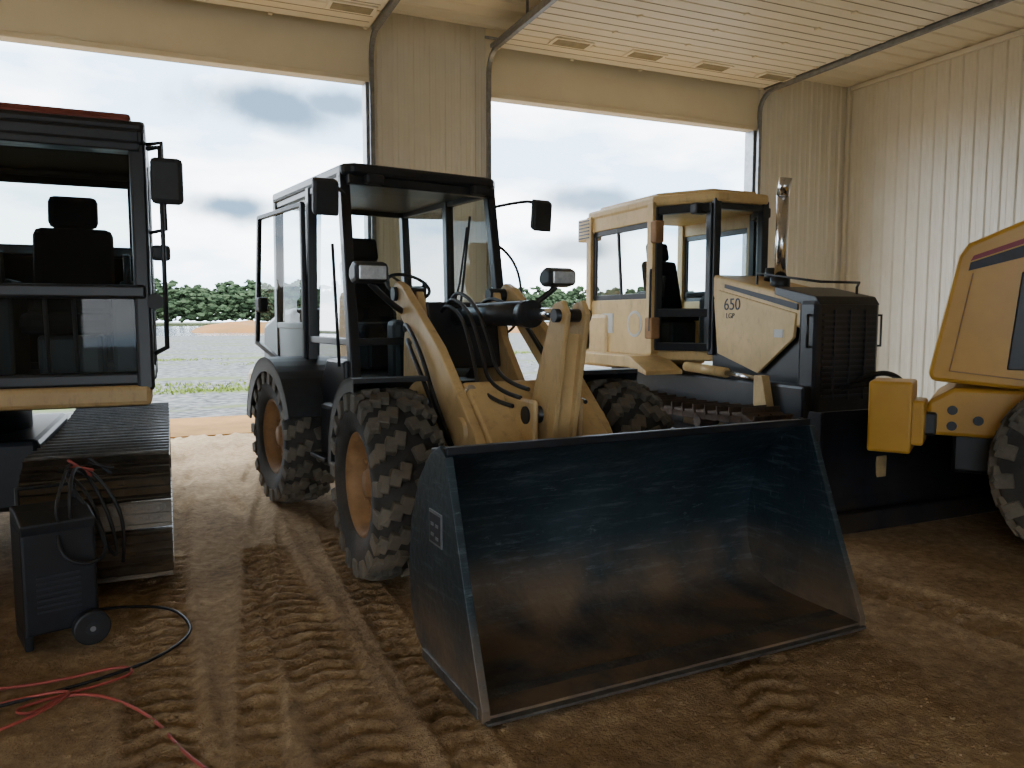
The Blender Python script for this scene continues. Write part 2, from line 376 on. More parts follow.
def overhead_door(name, x0, x1):
    e = empty(name)
    bm = bmesh.new(); bm2 = bmesh.new()
    n = 8; ys = 0.6
    for i in range(n):
        y1 = YW-0.22-i*ys
        y0 = y1-ys+0.02
        bbox(bm, ((x0+x1)/2, (y0+y1)/2, ZD+0.03), (x1-x0, y1-y0, 0.05))
        for k in (0.33, 0.66):
            bbox(bm2, ((x0+x1)/2, y0+(y1-y0)*k, ZD+0.003), (x1-x0-0.1, 0.010, 0.006))
    obj('sections', bm, M['ceilpan'], e, bevel=0.006)
    obj('section_grooves', bm2, M['groove'], e)
    bm = bmesh.new()
    for i in range(n):
        for k in range(5):
            xx = x0+0.05+(x1-x0-0.1)*k/4
            bbox(bm, (xx, YW-0.22-i*ys, ZD-0.006), (0.05, 0.07, 0.014))
    obj('hinges', bm, M['header'], e)
    for k in range(4):
        xx = x0+0.9+k*1.22
        box(e, 'light_frame_%d' % (k+1), xx-0.3, xx+0.3, YW-0.95, YW-0.67, ZD-0.015, ZD+0.004, M['ceilpan'], 0.005)
        box(e, 'light_%d' % (k+1), xx-0.25, xx+0.25, YW-0.91, YW-0.71, ZD-0.02, ZD-0.01, M['winslot'])
    for s, x in ((1, x0-0.05), (2, x1+0.05)):
        pts = [(x, YW-0.1, 0.05), (x, YW-0.1, ZD-0.35)]
        for i in range(1, 6):
            a = math.pi/2*i/5; pts.append((x, YW-0.1-0.3*(1-math.cos(a)), ZD-0.35+0.3*math.sin(a)))
        pts.append((x, 4.9, ZD-0.03))
        bm = bmesh.new()
        for a, b in zip(pts[:-1], pts[1:]): bbeam(bm, a, b, 0.06, 0.05)
        bbeam(bm, (x, YW-0.2, ZD+0.02), (x, 4.9, ZD+0.02), 0.03, 0.05)
        for yy in (9.2, 7.2, 5.2): bbeam(bm, (x, yy, ZD), (x, yy, ZC-0.02), 0.035, 0.01)
        obj('rail_%d' % s, bm, M['steel'], e)
    cyl(e, 'torsion_shaft', (x0-0.1, YW-0.09, ZD+0.17), (x1+0.1, YW-0.09, ZD+0.17), 0.02, M['steel'], 12)
    box(e, 'bottom_seal', x0, x1, YW-0.26-8*0.6, YW-0.22-8*0.6, ZD-0.02, ZD+0.05, M['plastic'])
    return e
overhead_door('door_1', -2.36, 2.56)
overhead_door('door_2', 4.36, 9.21)
overhead_door('door_3', -9.15, -4.25)

# ------------------------------------------------------------------ ground
def ground_mat():
    m = bpy.data.materials.new('dirt_floor'); m.use_nodes = True; nt = m.node_tree; b = nt.nodes['Principled BSDF']
    b.inputs['Roughness'].default_value = 0.95; b.inputs['Specular IOR Level'].default_value = 0.15
    tc = nt.nodes.new('ShaderNodeTexCoord')
    def noise(s, d=8, r=0.6):
        n = nt.nodes.new('ShaderNodeTexNoise'); n.inputs['Scale'].default_value = s; n.inputs['Detail'].default_value = d; n.inputs['Roughness'].default_value = r
        nt.links.new(tc.outputs['Object'], n.inputs['Vector']); return n
    n1 = noise(0.8, 10, 0.7); n2 = noise(16, 8, 0.7); n3 = noise(60, 4)
    r = nt.nodes.new('ShaderNodeValToRGB')
    r.color_ramp.elements[0].position = 0.36; r.color_ramp.elements[0].color = srgb(118, 96, 70)
    r.color_ramp.elements[1].position = 0.66; r.color_ramp.elements[1].color = srgb(214, 184, 142)
    e = r.color_ramp.elements.new(0.5); e.color = srgb(168, 139, 104)
    mx = nt.nodes.new('ShaderNodeMixRGB'); mx.inputs['Fac'].default_value = 0.45
    nt.links.new(n1.outputs['Fac'], mx.inputs['Color1']); nt.links.new(n2.outputs['Fac'], mx.inputs['Color2'])
    nt.links.new(mx.outputs[0], r.inputs['Fac']); nt.links.new(r.outputs['Color'], b.inputs['Base Color'])
    a = nt.nodes.new('ShaderNodeMath'); a.operation = 'MULTIPLY_ADD'; a.inputs[1].default_value = 0.5
    nt.links.new(n3.outputs['Fac'], a.inputs[0]); nt.links.new(n2.outputs['Fac'], a.inputs[2])
    bp = nt.nodes.new('ShaderNodeBump'); bp.inputs['Strength'].default_value = 1.0; bp.inputs['Distance'].default_value = 0.035
    nt.links.new(a.outputs[0], bp.inputs['Height']); nt.links.new(bp.outputs[0], b.inputs['Normal'])
    return m
M['dirt'] = ground_mat()
def hfloor(x, y):
    h = 0.014*mn.noise(Vector((x*1.1, y*1.1, 0)))+0.010*mn.noise(Vector((x*3, y*3, 3)))+0.007*mn.noise(Vector((x*11, y*11, 5)))
    for xc, w, lean in ((0.64, 0.20, 0.0), (1.02, 0.11, 0.05), (-0.1, 0.16, 0.02), (4.1, 0.2, -0.1), (2.6, 0.2, 0.5), (0.25, 0.1, 0.12)):
        cx = xc+0.04*math.sin(y*0.8)+lean*(y-3)
        d = abs(x-cx)/w
        if d < 1.4:
            k = max(0, 1-d**4)
            fade = 0.75+0.5*mn.noise(Vector((xc*9, y*1.3, 7)))
            h += fade*(-0.022*k+0.026*k*(1 if math.sin(y*2*math.pi/0.13+abs(x-cx)*24) > 0.1 else -0.2))
            if d > 0.8: h += 0.016*max(0, 1-abs(d-1.1)/0.3)
    return h-0.022
def axis(vals):
    out = []
    for a, b, s in vals:
        n = max(1, int(round((b-a)/s))); out += [a+(b-a)*i/n for i in range(n)]
    out.append(vals[-1][1]); return out
xs = axis([(XL, -1.5, 0.3), (-1.5, 5, 0.022), (5, XW, 0.2)])
ys = axis([(YF, 1.5, 0.4), (1.5, 6, 0.02), (6, 12.0, 0.12)])
nx = len(xs)
V = [(x, y, hfloor(x, y)) for y in ys for x in xs]
Fc = [(j*nx+i, j*nx+i+1, (j+1)*nx+i+1, (j+1)*nx+i) for j in range(len(ys)-1) for i in range(nx-1)]
me = bpy.data.meshes.new('floor'); me.from_pydata(V, [], Fc); me.update(); me.materials.append(M['dirt'])
me.polygons.foreach_set('use_smooth', [True]*len(me.polygons))
o = bpy.data.objects.new('floor', me); COL.objects.link(o)

its = []
for i in range(2200):
    x = random.uniform(-1.2, 4.4); y = random.uniform(1.6, 4.1); r = random.choice([0.004, 0.006, 0.008, 0.012, 0.016])
    if random.random() < 0.9: r = min(r, 0.007)
    its.append(((x, y, hfloor(x, y)+r*0.3), (r, r*random.uniform(0.7, 1.3), r*0.6)))
blobs('dirt_clods', its, M['dirt'], ICO1, 0.4, 60)

def gravel_mat():
    m = bpy.data.materials.new('gravel_yard'); m.use_nodes = True; nt = m.node_tree; b = nt.nodes['Principled BSDF']
    b.inputs['Roughness'].default_value = 0.95; b.inputs['Specular IOR Level'].default_value = 0.1
    tc = nt.nodes.new('ShaderNodeTexCoord')
    def noise(s, d=8, sc=(1, 1, 1)):
        mp = nt.nodes.new('ShaderNodeMapping'); mp.inputs['Scale'].default_value = sc
        nt.links.new(tc.outputs['Object'], mp.inputs['Vector'])
        n = nt.nodes.new('ShaderNodeTexNoise'); n.inputs['Scale'].default_value = s; n.inputs['Detail'].default_value = d
        nt.links.new(mp.outputs[0], n.inputs['Vector']); return n
    n1 = noise(5.0, 12); n2 = noise(0.16, 6, (1, 2.5, 1))
    r = nt.nodes.new('ShaderNodeValToRGB'); r.color_ramp.elements[0].color = srgb(52, 52, 53); r.color_ramp.elements[1].color = srgb(112, 110, 107)
    r.color_ramp.elements[0].position = 0.35; r.color_ramp.elements[1].position = 0.65
    nt.links.new(n1.outputs['Fac'], r.inputs['Fac'])
    g = nt.nodes.new('ShaderNodeValToRGB'); g.color_ramp.elements[0].position = 0.56; g.color_ramp.elements[1].position = 0.62
    g.color_ramp.elements[0].color = (0, 0, 0, 1); g.color_ramp.elements[1].color = (1, 1, 1, 1)
    nt.links.new(n2.outputs['Fac'], g.inputs['Fac'])
    mx = nt.nodes.new('ShaderNodeMixRGB'); mx.inputs['Color2'].default_value = srgb(82, 90, 54)
    nt.links.new(g.outputs['Color'], mx.inputs['Fac']); nt.links.new(r.outputs['Color'], mx.inputs['Color1'])
    nt.links.new(mx.outputs['Color'], b.inputs['Base Color']); return m
M['gravel'] = gravel_mat()
M['apron'] = mat('dirt_apron', srgb(146, 106, 58), srgb(124, 90, 50), 0.95, scale=2, bump=0.6, bscale=18, spec=0.1)
M['sand'] = mat('sand_bank', srgb(130, 90, 50), srgb(112, 82, 50), 0.95, scale=0.3, spec=0.1)
M['shore'] = mat('grassy_shore', srgb(58, 66, 42), srgb(76, 78, 52), 0.95, scale=0.1, spec=0.05)
M['water'] = mat('pond_water', srgb(74, 84, 90), srgb(66, 76, 84), 0.12, scale=0.05, spec=0.6)
M['leaf'] = mat('tree_foliage', srgb(42, 54, 38), srgb(66, 78, 56), 0.95, scale=0.25, spec=0.0)
box(None, 'dirt_apron', -25, 30, 12.0, 14.2, -0.3, -0.015, M['apron'], 0)
box(None, 'gravel_yard', -120, 160, 14.2, 78, -0.35, -0.03, M['gravel'])
box(None, 'ground_front', -40, 40, -40, YF-0.15, -0.35, -0.03, M['gravel'])
box(None, 'pond', -300, 450, 78, 205, -0.6, -0.4, M['water'])
box(None, 'far_shore', -300, 450, 205, 330, -0.6, -0.2, M['shore'])
def mound(name, x, y, rx, ry, h, m):
    bm = bmesh.new(); n = 24
    g = [[bm.verts.new((x+rx*u, y+ry*v, -0.4+h*max(0, (1-u*u)*(1-v*v))**0.6*(1+0.25*mn.noise(Vector((u*3, v*3, x)))))) for u in [i/n*2-1 for i in range(n+1)]] for v in [i/n*2-1 for i in range(n+1)]]
    for j in range(n):
        for i in range(n): bm.faces.new((g[j][i], g[j][i+1], g[j+1][i+1], g[j+1][i]))
    return obj(name, bm, m, smooth=True)
mound('sand_bank', 11, 120, 8, 8, 1.5, M['sand'])
mound('sand_bank', 52, 88, 18, 6, 1.4, M['sand'])
its = []
for row in range(3):
    x = -80
    while x < 340:
        H = random.uniform(7.5, 11.5)+1.0*row; y = 218+row*12+random.uniform(-3, 3)
        cr = random.uniform(2.0, 3.6)
        for k in range(64):
            t = random.random()**0.8; rr = random.uniform(0.3, 0.8)
            a = random.uniform(0, 6.28); rad = cr*math.sqrt(max(0.08, 1-(t*1.05-0.25)**2*1.5))*random.random()**0.35
            its.append(((x+rad*math.cos(a), y+rad*math.sin(a), 0.9+(H-rr-0.9)*t), (rr*1.4, rr*1.4, rr*0.8)))
        x += random.uniform(1.8, 3.6)
blobs('tree_line', its, M['leaf'], ICO1, 0.9, 2.2)
bm = bmesh.new()
for cx, cy, n in ((0.9, 19.5, 300), (0.2, 21, 160), (3.8, 30, 200), (0.0, 34, 200), (14.5, 26, 200), (16, 34, 200)):
    for i in range(n):
        x = cx+random.gauss(0, 0.9); y = cy+random.gauss(0, 0.4); h = random.uniform(0.02, 0.07); a = random.uniform(0, 6.28)
        dx, dy = 0.03*math.cos(a), 0.03*math.sin(a)
        bm.faces.new([bm.verts.new(p) for p in ((x-dx, y-dy, -0.03), (x+dx, y+dy, -0.03), (x+random.uniform(-.05, .05), y+random.uniform(-.05, .05), h))])
obj('grass_tufts', bm, mat('grass', srgb(108, 122, 50), srgb(96, 112, 46), 0.9, spec=0.1))

# ------------------------------------------------------------------ WHEEL LOADER
L = empty('wheel_loader', (2.11, 6.15, 0), 0)
F = empty('front_frame', (0, 0, 0), math.radians(2.5), L)
tan = M['tan']; blk = M['black']
for s, nm in ((-1, 'left'), (1, 'right')):
    tire(F, 'front_tire_'+nm, (s*0.88, -1.17, 0.61), 0.63, 0.44, 19, 0.33, face=s)
    arc_fender(F, 'front_fender_'+nm, (-1.17, 0.61), 0.67, s*0.60, s*1.10, 85, 178, M['plastic'])
cyl(F, 'front_axle', (-0.7, -1.17, 0.61), (0.7, -1.17, 0.61), 0.13, blk)
prism(F, 'front_chassis', [(0.0, 0.55), (0.0, 1.0), (-0.4, 1.15), (-1.3, 1.05), (-1.75, 0.8), (-1.7, 0.45)], -0.36, 0.36, tan, bevel=0.03)
for s, nm in ((-1, 'left'), (1, 'right')):
    prism(F, 'tower_plate_'+nm, [(0.02, 0.8), (-0.02, 1.50), (-0.15, 1.90), (-0.36, 1.90), (-0.5, 1.55), (-0.95, 1.05), (-0.95, 0.8)], s*0.30, s*0.36, tan, bevel=0.01)
    prism(F, 'lift_arm_'+nm, [(-0.17, 1.92), (-0.27, 1.98), (-0.40, 1.94), (-1.15, 1.50), (-1.75, 1.00), (-2.05, 0.62), (-2.26, 0.42), (-2.29, 0.30), (-2.2, 0.22), (-2.0, 0.32), (-1.6, 0.72), (-1.05, 1.20), (-0.5, 1.62), (-0.18, 1.82)], s*0.43, s*0.50, tan, bevel=0.012)
    cyl(F, 'arm_pin_'+nm, (s*0.28, -0.28, 1.88), (s*0.53, -0.28, 1.88), 0.055, blk)
    cyl(F, 'arm_boss_'+nm, (s*0.42, -1.58, 0.98), (s*0.53, -1.58, 0.98), 0.09, tan)
    cyl(F, 'lift_cylinder_'+nm, (s*0.40, -0.35, 0.95), (s*0.40, -1.15, 1.15), 0.06, blk)
    cyl(F, 'lift_rod_'+nm, (s*0.40, -1.15, 1.15), (s*0.40, -1.5, 1.235), 0.032, M['chrome'])
    cyl(F, 'bucket_pin_'+nm, (s*0.36, -2.23, 0.32), (s*0.58, -2.23, 0.32), 0.045, blk)
    tube(F, 'lamp_bracket_'+nm, [(s*0.36, -0.3, 1.70), (s*0.5, -0.42, 1.74), (s*0.66, -0.5, 1.84), (s*0.78, -0.53, 1.95)], 0.024, blk)
    prism(F, 'headlamp_'+nm, [(-0.64, 1.96), (-0.64, 2.08), (-0.54, 2.11), (-0.44, 2.07), (-0.42, 1.99), (-0.50, 1.94)], s*0.79-0.125, s*0.79+0.125, M['plastic'], bevel=0.03)
    box(F, 'headlamp_lens_'+nm, s*0.79-0.10, s*0.79+0.10, -0.65, -0.635, 1.972, 2.068, M['lens'], 0.006)
cyl(F, 'torque_tube', (-0.43, -1.58, 0.98), (0.43, -1.58, 0.98), 0.13, tan)
prism(F, 'cross_plate', [(-1.2, 1.22), (-1.45, 1.28), (-1.95, 0.86), (-1.88, 0.66), (-1.55, 0.78)], -0.43, 0.43, tan, bevel=0.02)
for s in (-1, 1):
    prism(F, 'bellcrank_plate_%d' % (1 if s < 0 else 2), [(-2.04, 1.78), (-2.14, 1.80), (-2.20, 1.72), (-2.12, 1.35), (-2.04, 0.95), (-2.0, 0.55), (-1.85, 0.48), (-1.74, 0.62), (-1.72, 1.05), (-1.84, 1.35)], s*0.085-0.02, s*0.05-0.02, tan, bevel=0.008)
    box(F, 'bellcrank_mount_%d' % (1 if s < 0 else 2), s*0.16-0.02-0.02, s*0.16-0.02+0.02, -1.98, -1.5, 0.92, 1.20, tan, 0.02)
prism(F, 'bellcrank_web', [(-2.10, 1.60), (-2.12, 1.60), (-2.0, 0.95), (-1.9, 0.6), (-1.78, 0.7), (-1.78, 1.05), (-1.92, 1.35)], -0.06, 0.03, tan)
cyl(F, 'bellcrank_pin_top', (-0.14, -2.11, 1.71), (0.10, -2.11, 1.71), 0.04, blk)
cyl(F, 'bellcrank_pin_mid', (-0.21, -1.88, 1.10), (0.17, -1.88, 1.10), 0.055, blk)
cyl(F, 'tilt_cylinder', (-0.02, -0.35, 1.70), (-0.02, -1.6, 1.72), 0.075, blk)
cyl(F, 'tilt_rod', (-0.02, -1.6, 1.72), (-0.02, -2.08, 1.715), 0.04, M['chrome'])
cyl(F, 'tilt_gland', (-0.02, -1.52, 1.72), (-0.02, -1.62, 1.722), 0.09, blk)
tube(F, 'tilt_pipe', [(0.04, -0.5, 1.79), (0.04, -1.45, 1.81), (0.02, -1.52, 1.80)], 0.012, M['steel'])
box(F, 'tilt_link', -0.07, 0.03, -2.28, -1.85, 0.52, 0.62, tan, 0.02)
prism(F, 'tower_crossbox', [(-0.1, 1.3), (-0.12, 1.82), (-0.4, 1.82), (-0.5, 1.3)], -0.30, 0.30, blk, bevel=0.02)
for k, (dx, dz) in enumerate(((-0.14, 0.05), (-0.18, 0.0), (-0.10, 0.1), (0.16, 0.06), (0.20, 0.0))):
    tube(F, 'hose_%d' % (k+1), [(dx*0.7, -0.1, 1.45), (dx, -0.35, 1.82+dz), (dx*1.2, -0.9, 1.74+dz), (dx*1.5, -1.25, 1.42+dz), (dx*1.8, -1.45, 1.18+dz), (dx*1.4, -1.8, 1.15+dz)], 0.014, M['cordblk'])
tube(F, 'hose_side', [(-0.44, -0.3, 1.6), (-0.52, -0.5, 1.70), (-0.54, -0.95, 1.45), (-0.53, -1.2, 1.1), (-0.48, -1.5, 0.75)], 0.016, M['cordblk'])
tube(F, 'hose_side_2', [(-0.40, -0.3, 1.5), (-0.55, -0.6, 1.58), (-0.56, -1.0, 1.30), (-0.53, -1.3, 0.95), (-0.45, -1.5, 0.7)], 0.016, M['cordblk'])
# bucket
B = empty('bucket', (0.035, -3.24, 0.012), 0, F)
bp = [(0.0, 0.0), (0.35, 0.0), (0.66, 0.01), (0.80, 0.08), (0.88, 0.22), (0.90, 0.42), (0.86, 0.66), (0.74, 0.88), (0.58, 1.02), (0.47, 1.08)]
def chaikin(p, n=2):
    for _ in range(n):
        q = [p[0]]
        for a, b in zip(p[:-1], p[1:]):
            q.append((a[0]*.75+b[0]*.25, a[1]*.75+b[1]*.25)); q.append((a[0]*.25+b[0]*.75, a[1]*.25+b[1]*.75))
        q.append(p[-1]); p = q
    return p
bp = chaikin(bp)
hw = 1.12
def offp(p, d):
    out = []
    for i, q in enumerate(p):
        a = Vector(p[max(0, i-1)]); b = Vector(p[min(len(p)-1, i+1)]); t = (b-a).normalized(); n = Vector((-t.y, t.x))
        out.append((q[0]+n.x*d, q[1]+n.y*d))
    return out
inn = offp(bp, 0.022)
bm = bmesh.new(); bprism(bm, bp+inn[::-1], -hw, hw)
o = obj('bucket_shell', bm, M['bucket'], B)
for p in o.data.polygons: p.use_smooth = len(p.vertices) == 4
o.data.set_sharp_from_angle(angle=math.radians(35))
sidep = [(0.0, 0.0), (0.0, 0.03), (0.16, 0.42), (0.40, 1.06), (0.47, 1.10), (0.60, 1.04), (0.76, 0.89), (0.88, 0.66), (0.92, 0.42), (0.90, 0.22), (0.82, 0.07), (0.66, 0.0)]
for s, nm in ((-1, 'left'), (1, 'right')):
    prism(B, 'bucket_side_'+nm, sidep, s*hw, s*(hw+0.028), M['bucket'], bevel=0.004)
    prism(B, 'side_edge_'+nm, [(-0.01, 0.0), (-0.01, 0.05), (0.15, 0.44), (0.385, 1.06), (0.41, 1.06), (0.185, 0.42), (0.05, 0.03)], s*(hw-0.006), s*(hw+0.034), M['bucket'], bevel=0.004)
    prism(B, 'bottom_wear_'+nm, [(0.03, 0.0), (0.03, 0.05), (0.7, 0.05), (0.7, 0.0)], s*(hw+0.02), s*(hw+0.040), M['worn'], bevel=0.004)
prism(B, 'cutting_edge', [(-0.03, -0.008), (0.20, 0.0), (0.20, 0.028), (-0.03, 0.006)], -hw-0.02, hw+0.02, M['worn'], bevel=0.002)
prism(B, 'top_lip', [(0.40, 1.06), (0.40, 1.10), (0.60, 1.07), (0.60, 1.02)], -hw-0.02, hw+0.02, M['bladem'], bevel=0.006)
for s in (-1, 1):
    prism(B, 'hinge_bracket_%d' % (1 if s < 0 else 2), [(0.92, 0.15), (1.08, 0.2), (1.08, 0.42), (0.95, 0.62), (0.90, 0.62)], s*0.52, s*0.56, blk, bevel=0.01)
box(B, 'sticker_plate', -hw-0.034, -hw-0.028, 0.44, 0.60, 0.62, 0.78, M['steel'])
box(B, 'sticker_inner', -hw-0.037, -hw-0.033, 0.452, 0.588, 0.632, 0.768, M['decal'])
for k, (y0, z0) in enumerate(((0.47, 0.71), (0.53, 0.71), (0.47, 0.65), (0.53, 0.66))):
    box(B, 'sticker_mark_%d' % (k+1), -hw-0.039, -hw-0.036, y0, y0+0.035, z0, z0+0.015, M['steel'])

# rear frame + cab
Rr = empty('rear_frame', (0, 0, 0), math.radians(9.0), L)
for s, nm in ((-1, 'left'), (1, 'right')):
    tire(Rr, 'rear_tire_'+nm, (s*0.88, 1.35, 0.61), 0.63, 0.44, 19, 0.33, face=s)
    arc_fender(Rr, 'rear_fender_'+nm, (1.35, 0.61), 0.70, s*0.55, s*1.12, 20, 170, M['plastic'], lip=0.1)
    box(Rr, 'side_tank_'+nm, s*0.42, s*0.88, 0.12, 0.6, 0.45, 0.98, blk, 0.04)
    box(Rr, 'step_'+nm, s*0.88, s*1.0, 0.15, 0.5, 0.55, 0.58, blk, 0.005)
    prism(Rr, 'cab_skirt_'+nm, [(0.20, 0.9), (0.20, 1.35), (0.62, 1.35), (0.80, 1.12), (0.80, 0.9)], s*0.66, s*0.80, blk, bevel=0.02)
cyl(Rr, 'rear_axle', (-0.7, 1.35, 0.61), (0.7, 1.35, 0.61), 0.14, blk)
box(Rr, 'rear_chassis', -0.38, 0.38, 0.12, 3.1, 0.5, 1.05, blk, 0.03)
box(Rr, 'articulation_joint', -0.18, 0.18, -0.15, 0.15, 0.4, 1.1, blk, 0.03)
prism(Rr, 'engine_hood', [(2.2, 0.9), (2.2, 1.80), (2.7, 1.77), (3.3, 1.62), (3.4, 0.9)], -0.6, 0.6, blk, bevel=0.06)
box(Rr, 'counterweight', -0.72, 0.72, 3.1, 3.6, 0.55, 1.1, tan, 0.06)
cx = 0.73
fb, ft, rb, rt = 0.14, 0.42, 2.2, 2.25
zb, zt = 1.05, 2.86
def fy(z): return fb+(ft-fb)*(z-zb)/(zt-zb)
prism(Rr, 'cab_floor', [(-0.70, fb), (0.70, fb), (0.70, rb), (-0.70, rb)], 0.95, 1.12, blk, axis='z', bevel=0.02)
beams(Rr, 'cab_pillars', [((s*cx, fy(zb), zb), (s*(cx-0.03), fy(zt), zt)) for s in (-1, 1)] + [((s*cx, 1.22, zb), (s*(cx-0.03), 1.22, zt)) for s in (-1, 1)] + [((s*cx, rb, zb), (s*(cx-0.03), rt, zt)) for s in (-1, 1)], 0.085, blk)
segs = []
for s in (-1, 1):
    segs += [((s*(cx-0.03), ft, zt-0.03), (s*(cx-0.03), rt, zt-0.03)), ((s*cx, fb, 1.12), (s*cx, rb, 1.12)), ((s*cx, 1.22, 1.62), (s*cx, rb, 1.62))]
    segs += [((s*cx, fy(1.5), 1.5), (s*cx, 1.22, 1.5))]
segs += [((-cx, ft, zt-0.03), (cx, ft, zt-0.03)), ((-cx, rt, zt-0.03), (cx, rt, zt-0.03)), ((-cx, fy(1.5), 1.5), (cx, fy(1.5), 1.5)), ((-cx, rb, 1.62), (cx, rb, 1.62)), ((-cx, fb, 1.12), (cx, fb, 1.12))]
beams(Rr, 'cab_rails', segs, 0.06, blk)
prism(Rr, 'cab_roof', [(-0.74, 0.36), (-0.66, 0.27), (0.66, 0.27), (0.74, 0.36), (0.76, 2.25), (0.68, 2.36), (-0.68, 2.36), (-0.76, 2.25)], 2.85, 2.95, blk, axis='z', bevel=0.03)
prism(Rr, 'cab_visor', [(-0.70, 0.30), (0.70, 0.30), (0.70, 0.40), (-0.70, 0.40)], 2.78, 2.86, blk, axis='z', bevel=0.01)
quad(Rr, 'windshield', [(-cx, fy(1.5), 1.5), (cx, fy(1.5), 1.5), (cx-0.03, fy(2.83), 2.83), (-cx+0.03, fy(2.83), 2.83)], M['glass'])
quad(Rr, 'lower_front_window', [(-cx, fy(1.14), 1.14), (cx, fy(1.14), 1.14), (cx, fy(1.5), 1.5), (-cx, fy(1.5), 1.5)], M['glasst'])
for s, nm in ((-1, 'left'), (1, 'right')):
    quad(Rr, 'door_glass_'+nm, [(s*cx, fy(1.14), 1.14), (s*cx, 1.22, 1.14), (s*(cx-0.03), 1.22, 2.83), (s*(cx-0.03), ft, 2.83)], M['glass'])
    quad(Rr, 'side_glass_'+nm, [(s*cx, 1.22, 1.64), (s*cx, rb, 1.64), (s*(cx-0.03), rb, 2.83), (s*(cx-0.03), 1.22, 2.83)], M['glass'])
    box(Rr, 'rear_side_panel_'+nm, s*(cx-0.02), s*(cx+0.02), 1.22, rb, 1.1, 1.62, blk)
    cyl(Rr, 'grab_rail_'+nm, (s*0.82, 0.26, 1.3), (s*0.80, 0.42, 2.3), 0.014, blk, 10)
    tube(Rr, 'mirror_arm_'+nm, [(s*0.70, 0.38, 2.70), (s*0.85, 0.20, 2.74), (s*0.98, 0.02, 2.74), (s*1.0, 0.0, 2.58)], 0.014, blk)
    prism(Rr, 'mirror_'+nm, [(-0.02, 2.46), (-0.04, 2.72), (0.02, 2.76), (0.05, 2.50)], s*1.0-0.10, s*1.0+0.10, M['plastic'], bevel=0.02)
tube(Rr, 'mirror_rail', [(0.74, 0.22, 1.55), (0.86, 0.12, 1.60), (0.88, 0.15, 2.2), (0.78, 0.36, 2.35)], 0.013, blk)
quad(Rr, 'rear_window', [(-cx, rb, 1.64), (cx, rb, 1.64), (cx-0.03, rt, 2.83), (-cx+0.03, rt, 2.83)], M['glass'])
box(Rr, 'rear_lower_panel', -cx, cx, rb-0.02, rb+0.02, 1.1, 1.62, blk)
e = empty('cab_door', (-0.78, 1.24, 0), math.radians(8), Rr)
beams(e, 'door_frame', [((0, 0, 1.2), (0, 0, 2.72)), ((0, 0, 2.72), (-0.02, 0.90, 2.68)), ((-0.02, 0.90, 2.68), (-0.05, 0.96, 1.45)), ((-0.05, 0.96, 1.45), (0, 0.3, 1.2)), ((0, 0.3, 1.2), (0, 0, 1.2))], 0.045, blk)
quad(e, 'door_pane', [(0, 0, 1.2), (0, 0, 2.72), (-0.02, 0.90, 2.68), (-0.05, 0.96, 1.45)], M['glass'])
box(e, 'door_latch', -0.08, 0.02, 0.82, 0.94, 1.75, 1.9, M['plastic'], 0.02)
box(Rr, 'dashboard', -0.30, 0.30, 0.32, 0.52, 1.12, 1.68, M['plastic'], 0.05)
box(Rr, 'side_console', 0.38, 0.62, 0.9, 1.7, 1.12, 1.75, M['plastic'], 0.04)
bm = bmesh.new()
Rm = Matrix.Translation((0, 0.68, 1.98)) @ Matrix.Rotation(math.radians(35), 4, 'X')
rings = []
for i in range(28):
    a = 2*math.pi*i/28; ring = []
    for j in range(8):
        b = 2*math.pi*j/8; rr = 0.20+0.016*math.cos(b); ring.append(bm.verts.new(Rm @ Vector((rr*math.cos(a), rr*math.sin(a), 0.016*math.sin(b)))))
    rings.append(ring)
for i in range(28):
    for j in range(8): bm.faces.new((rings[i][j], rings[(i+1) % 28][j], rings[(i+1) % 28][(j+1) % 8], rings[i][(j+1) % 8]))
for a in (0, 2.1, 4.2):
    bbeam(bm, Rm @ Vector((0, 0, -0.01)), Rm @ Vector((0.2*math.cos(a), 0.2*math.sin(a), 0)), 0.02)
bbeam(bm, (0, 0.52, 1.60), Rm @ Vector((0, 0, 0)), 0.05)
obj('steering_wheel', bm, M['plastic'], Rr)
seat(Rr, 'seat', 0, 1.35, 1.2, 1.08)
tube(Rr, 'wiper', [(0.1, fy(1.5)-0.04, 1.5), (0.30, fy(2.0)-0.03, 2.0), (0.42, fy(2.5)-0.03, 2.5)], 0.01, blk, False)
tube(Rr, 'wiper_blade', [(0.28, fy(1.75)-0.03, 1.75), (0.46, fy(2.6)-0.03, 2.6)], 0.012, blk, False)
for s in (-1, 1):
    box(Rr, 'work_light_%d' % (1 if s < 0 else 2), s*0.5-0.08, s*0.5+0.08, 0.20, 0.29, 2.78, 2.86, M['plastic'], 0.02)

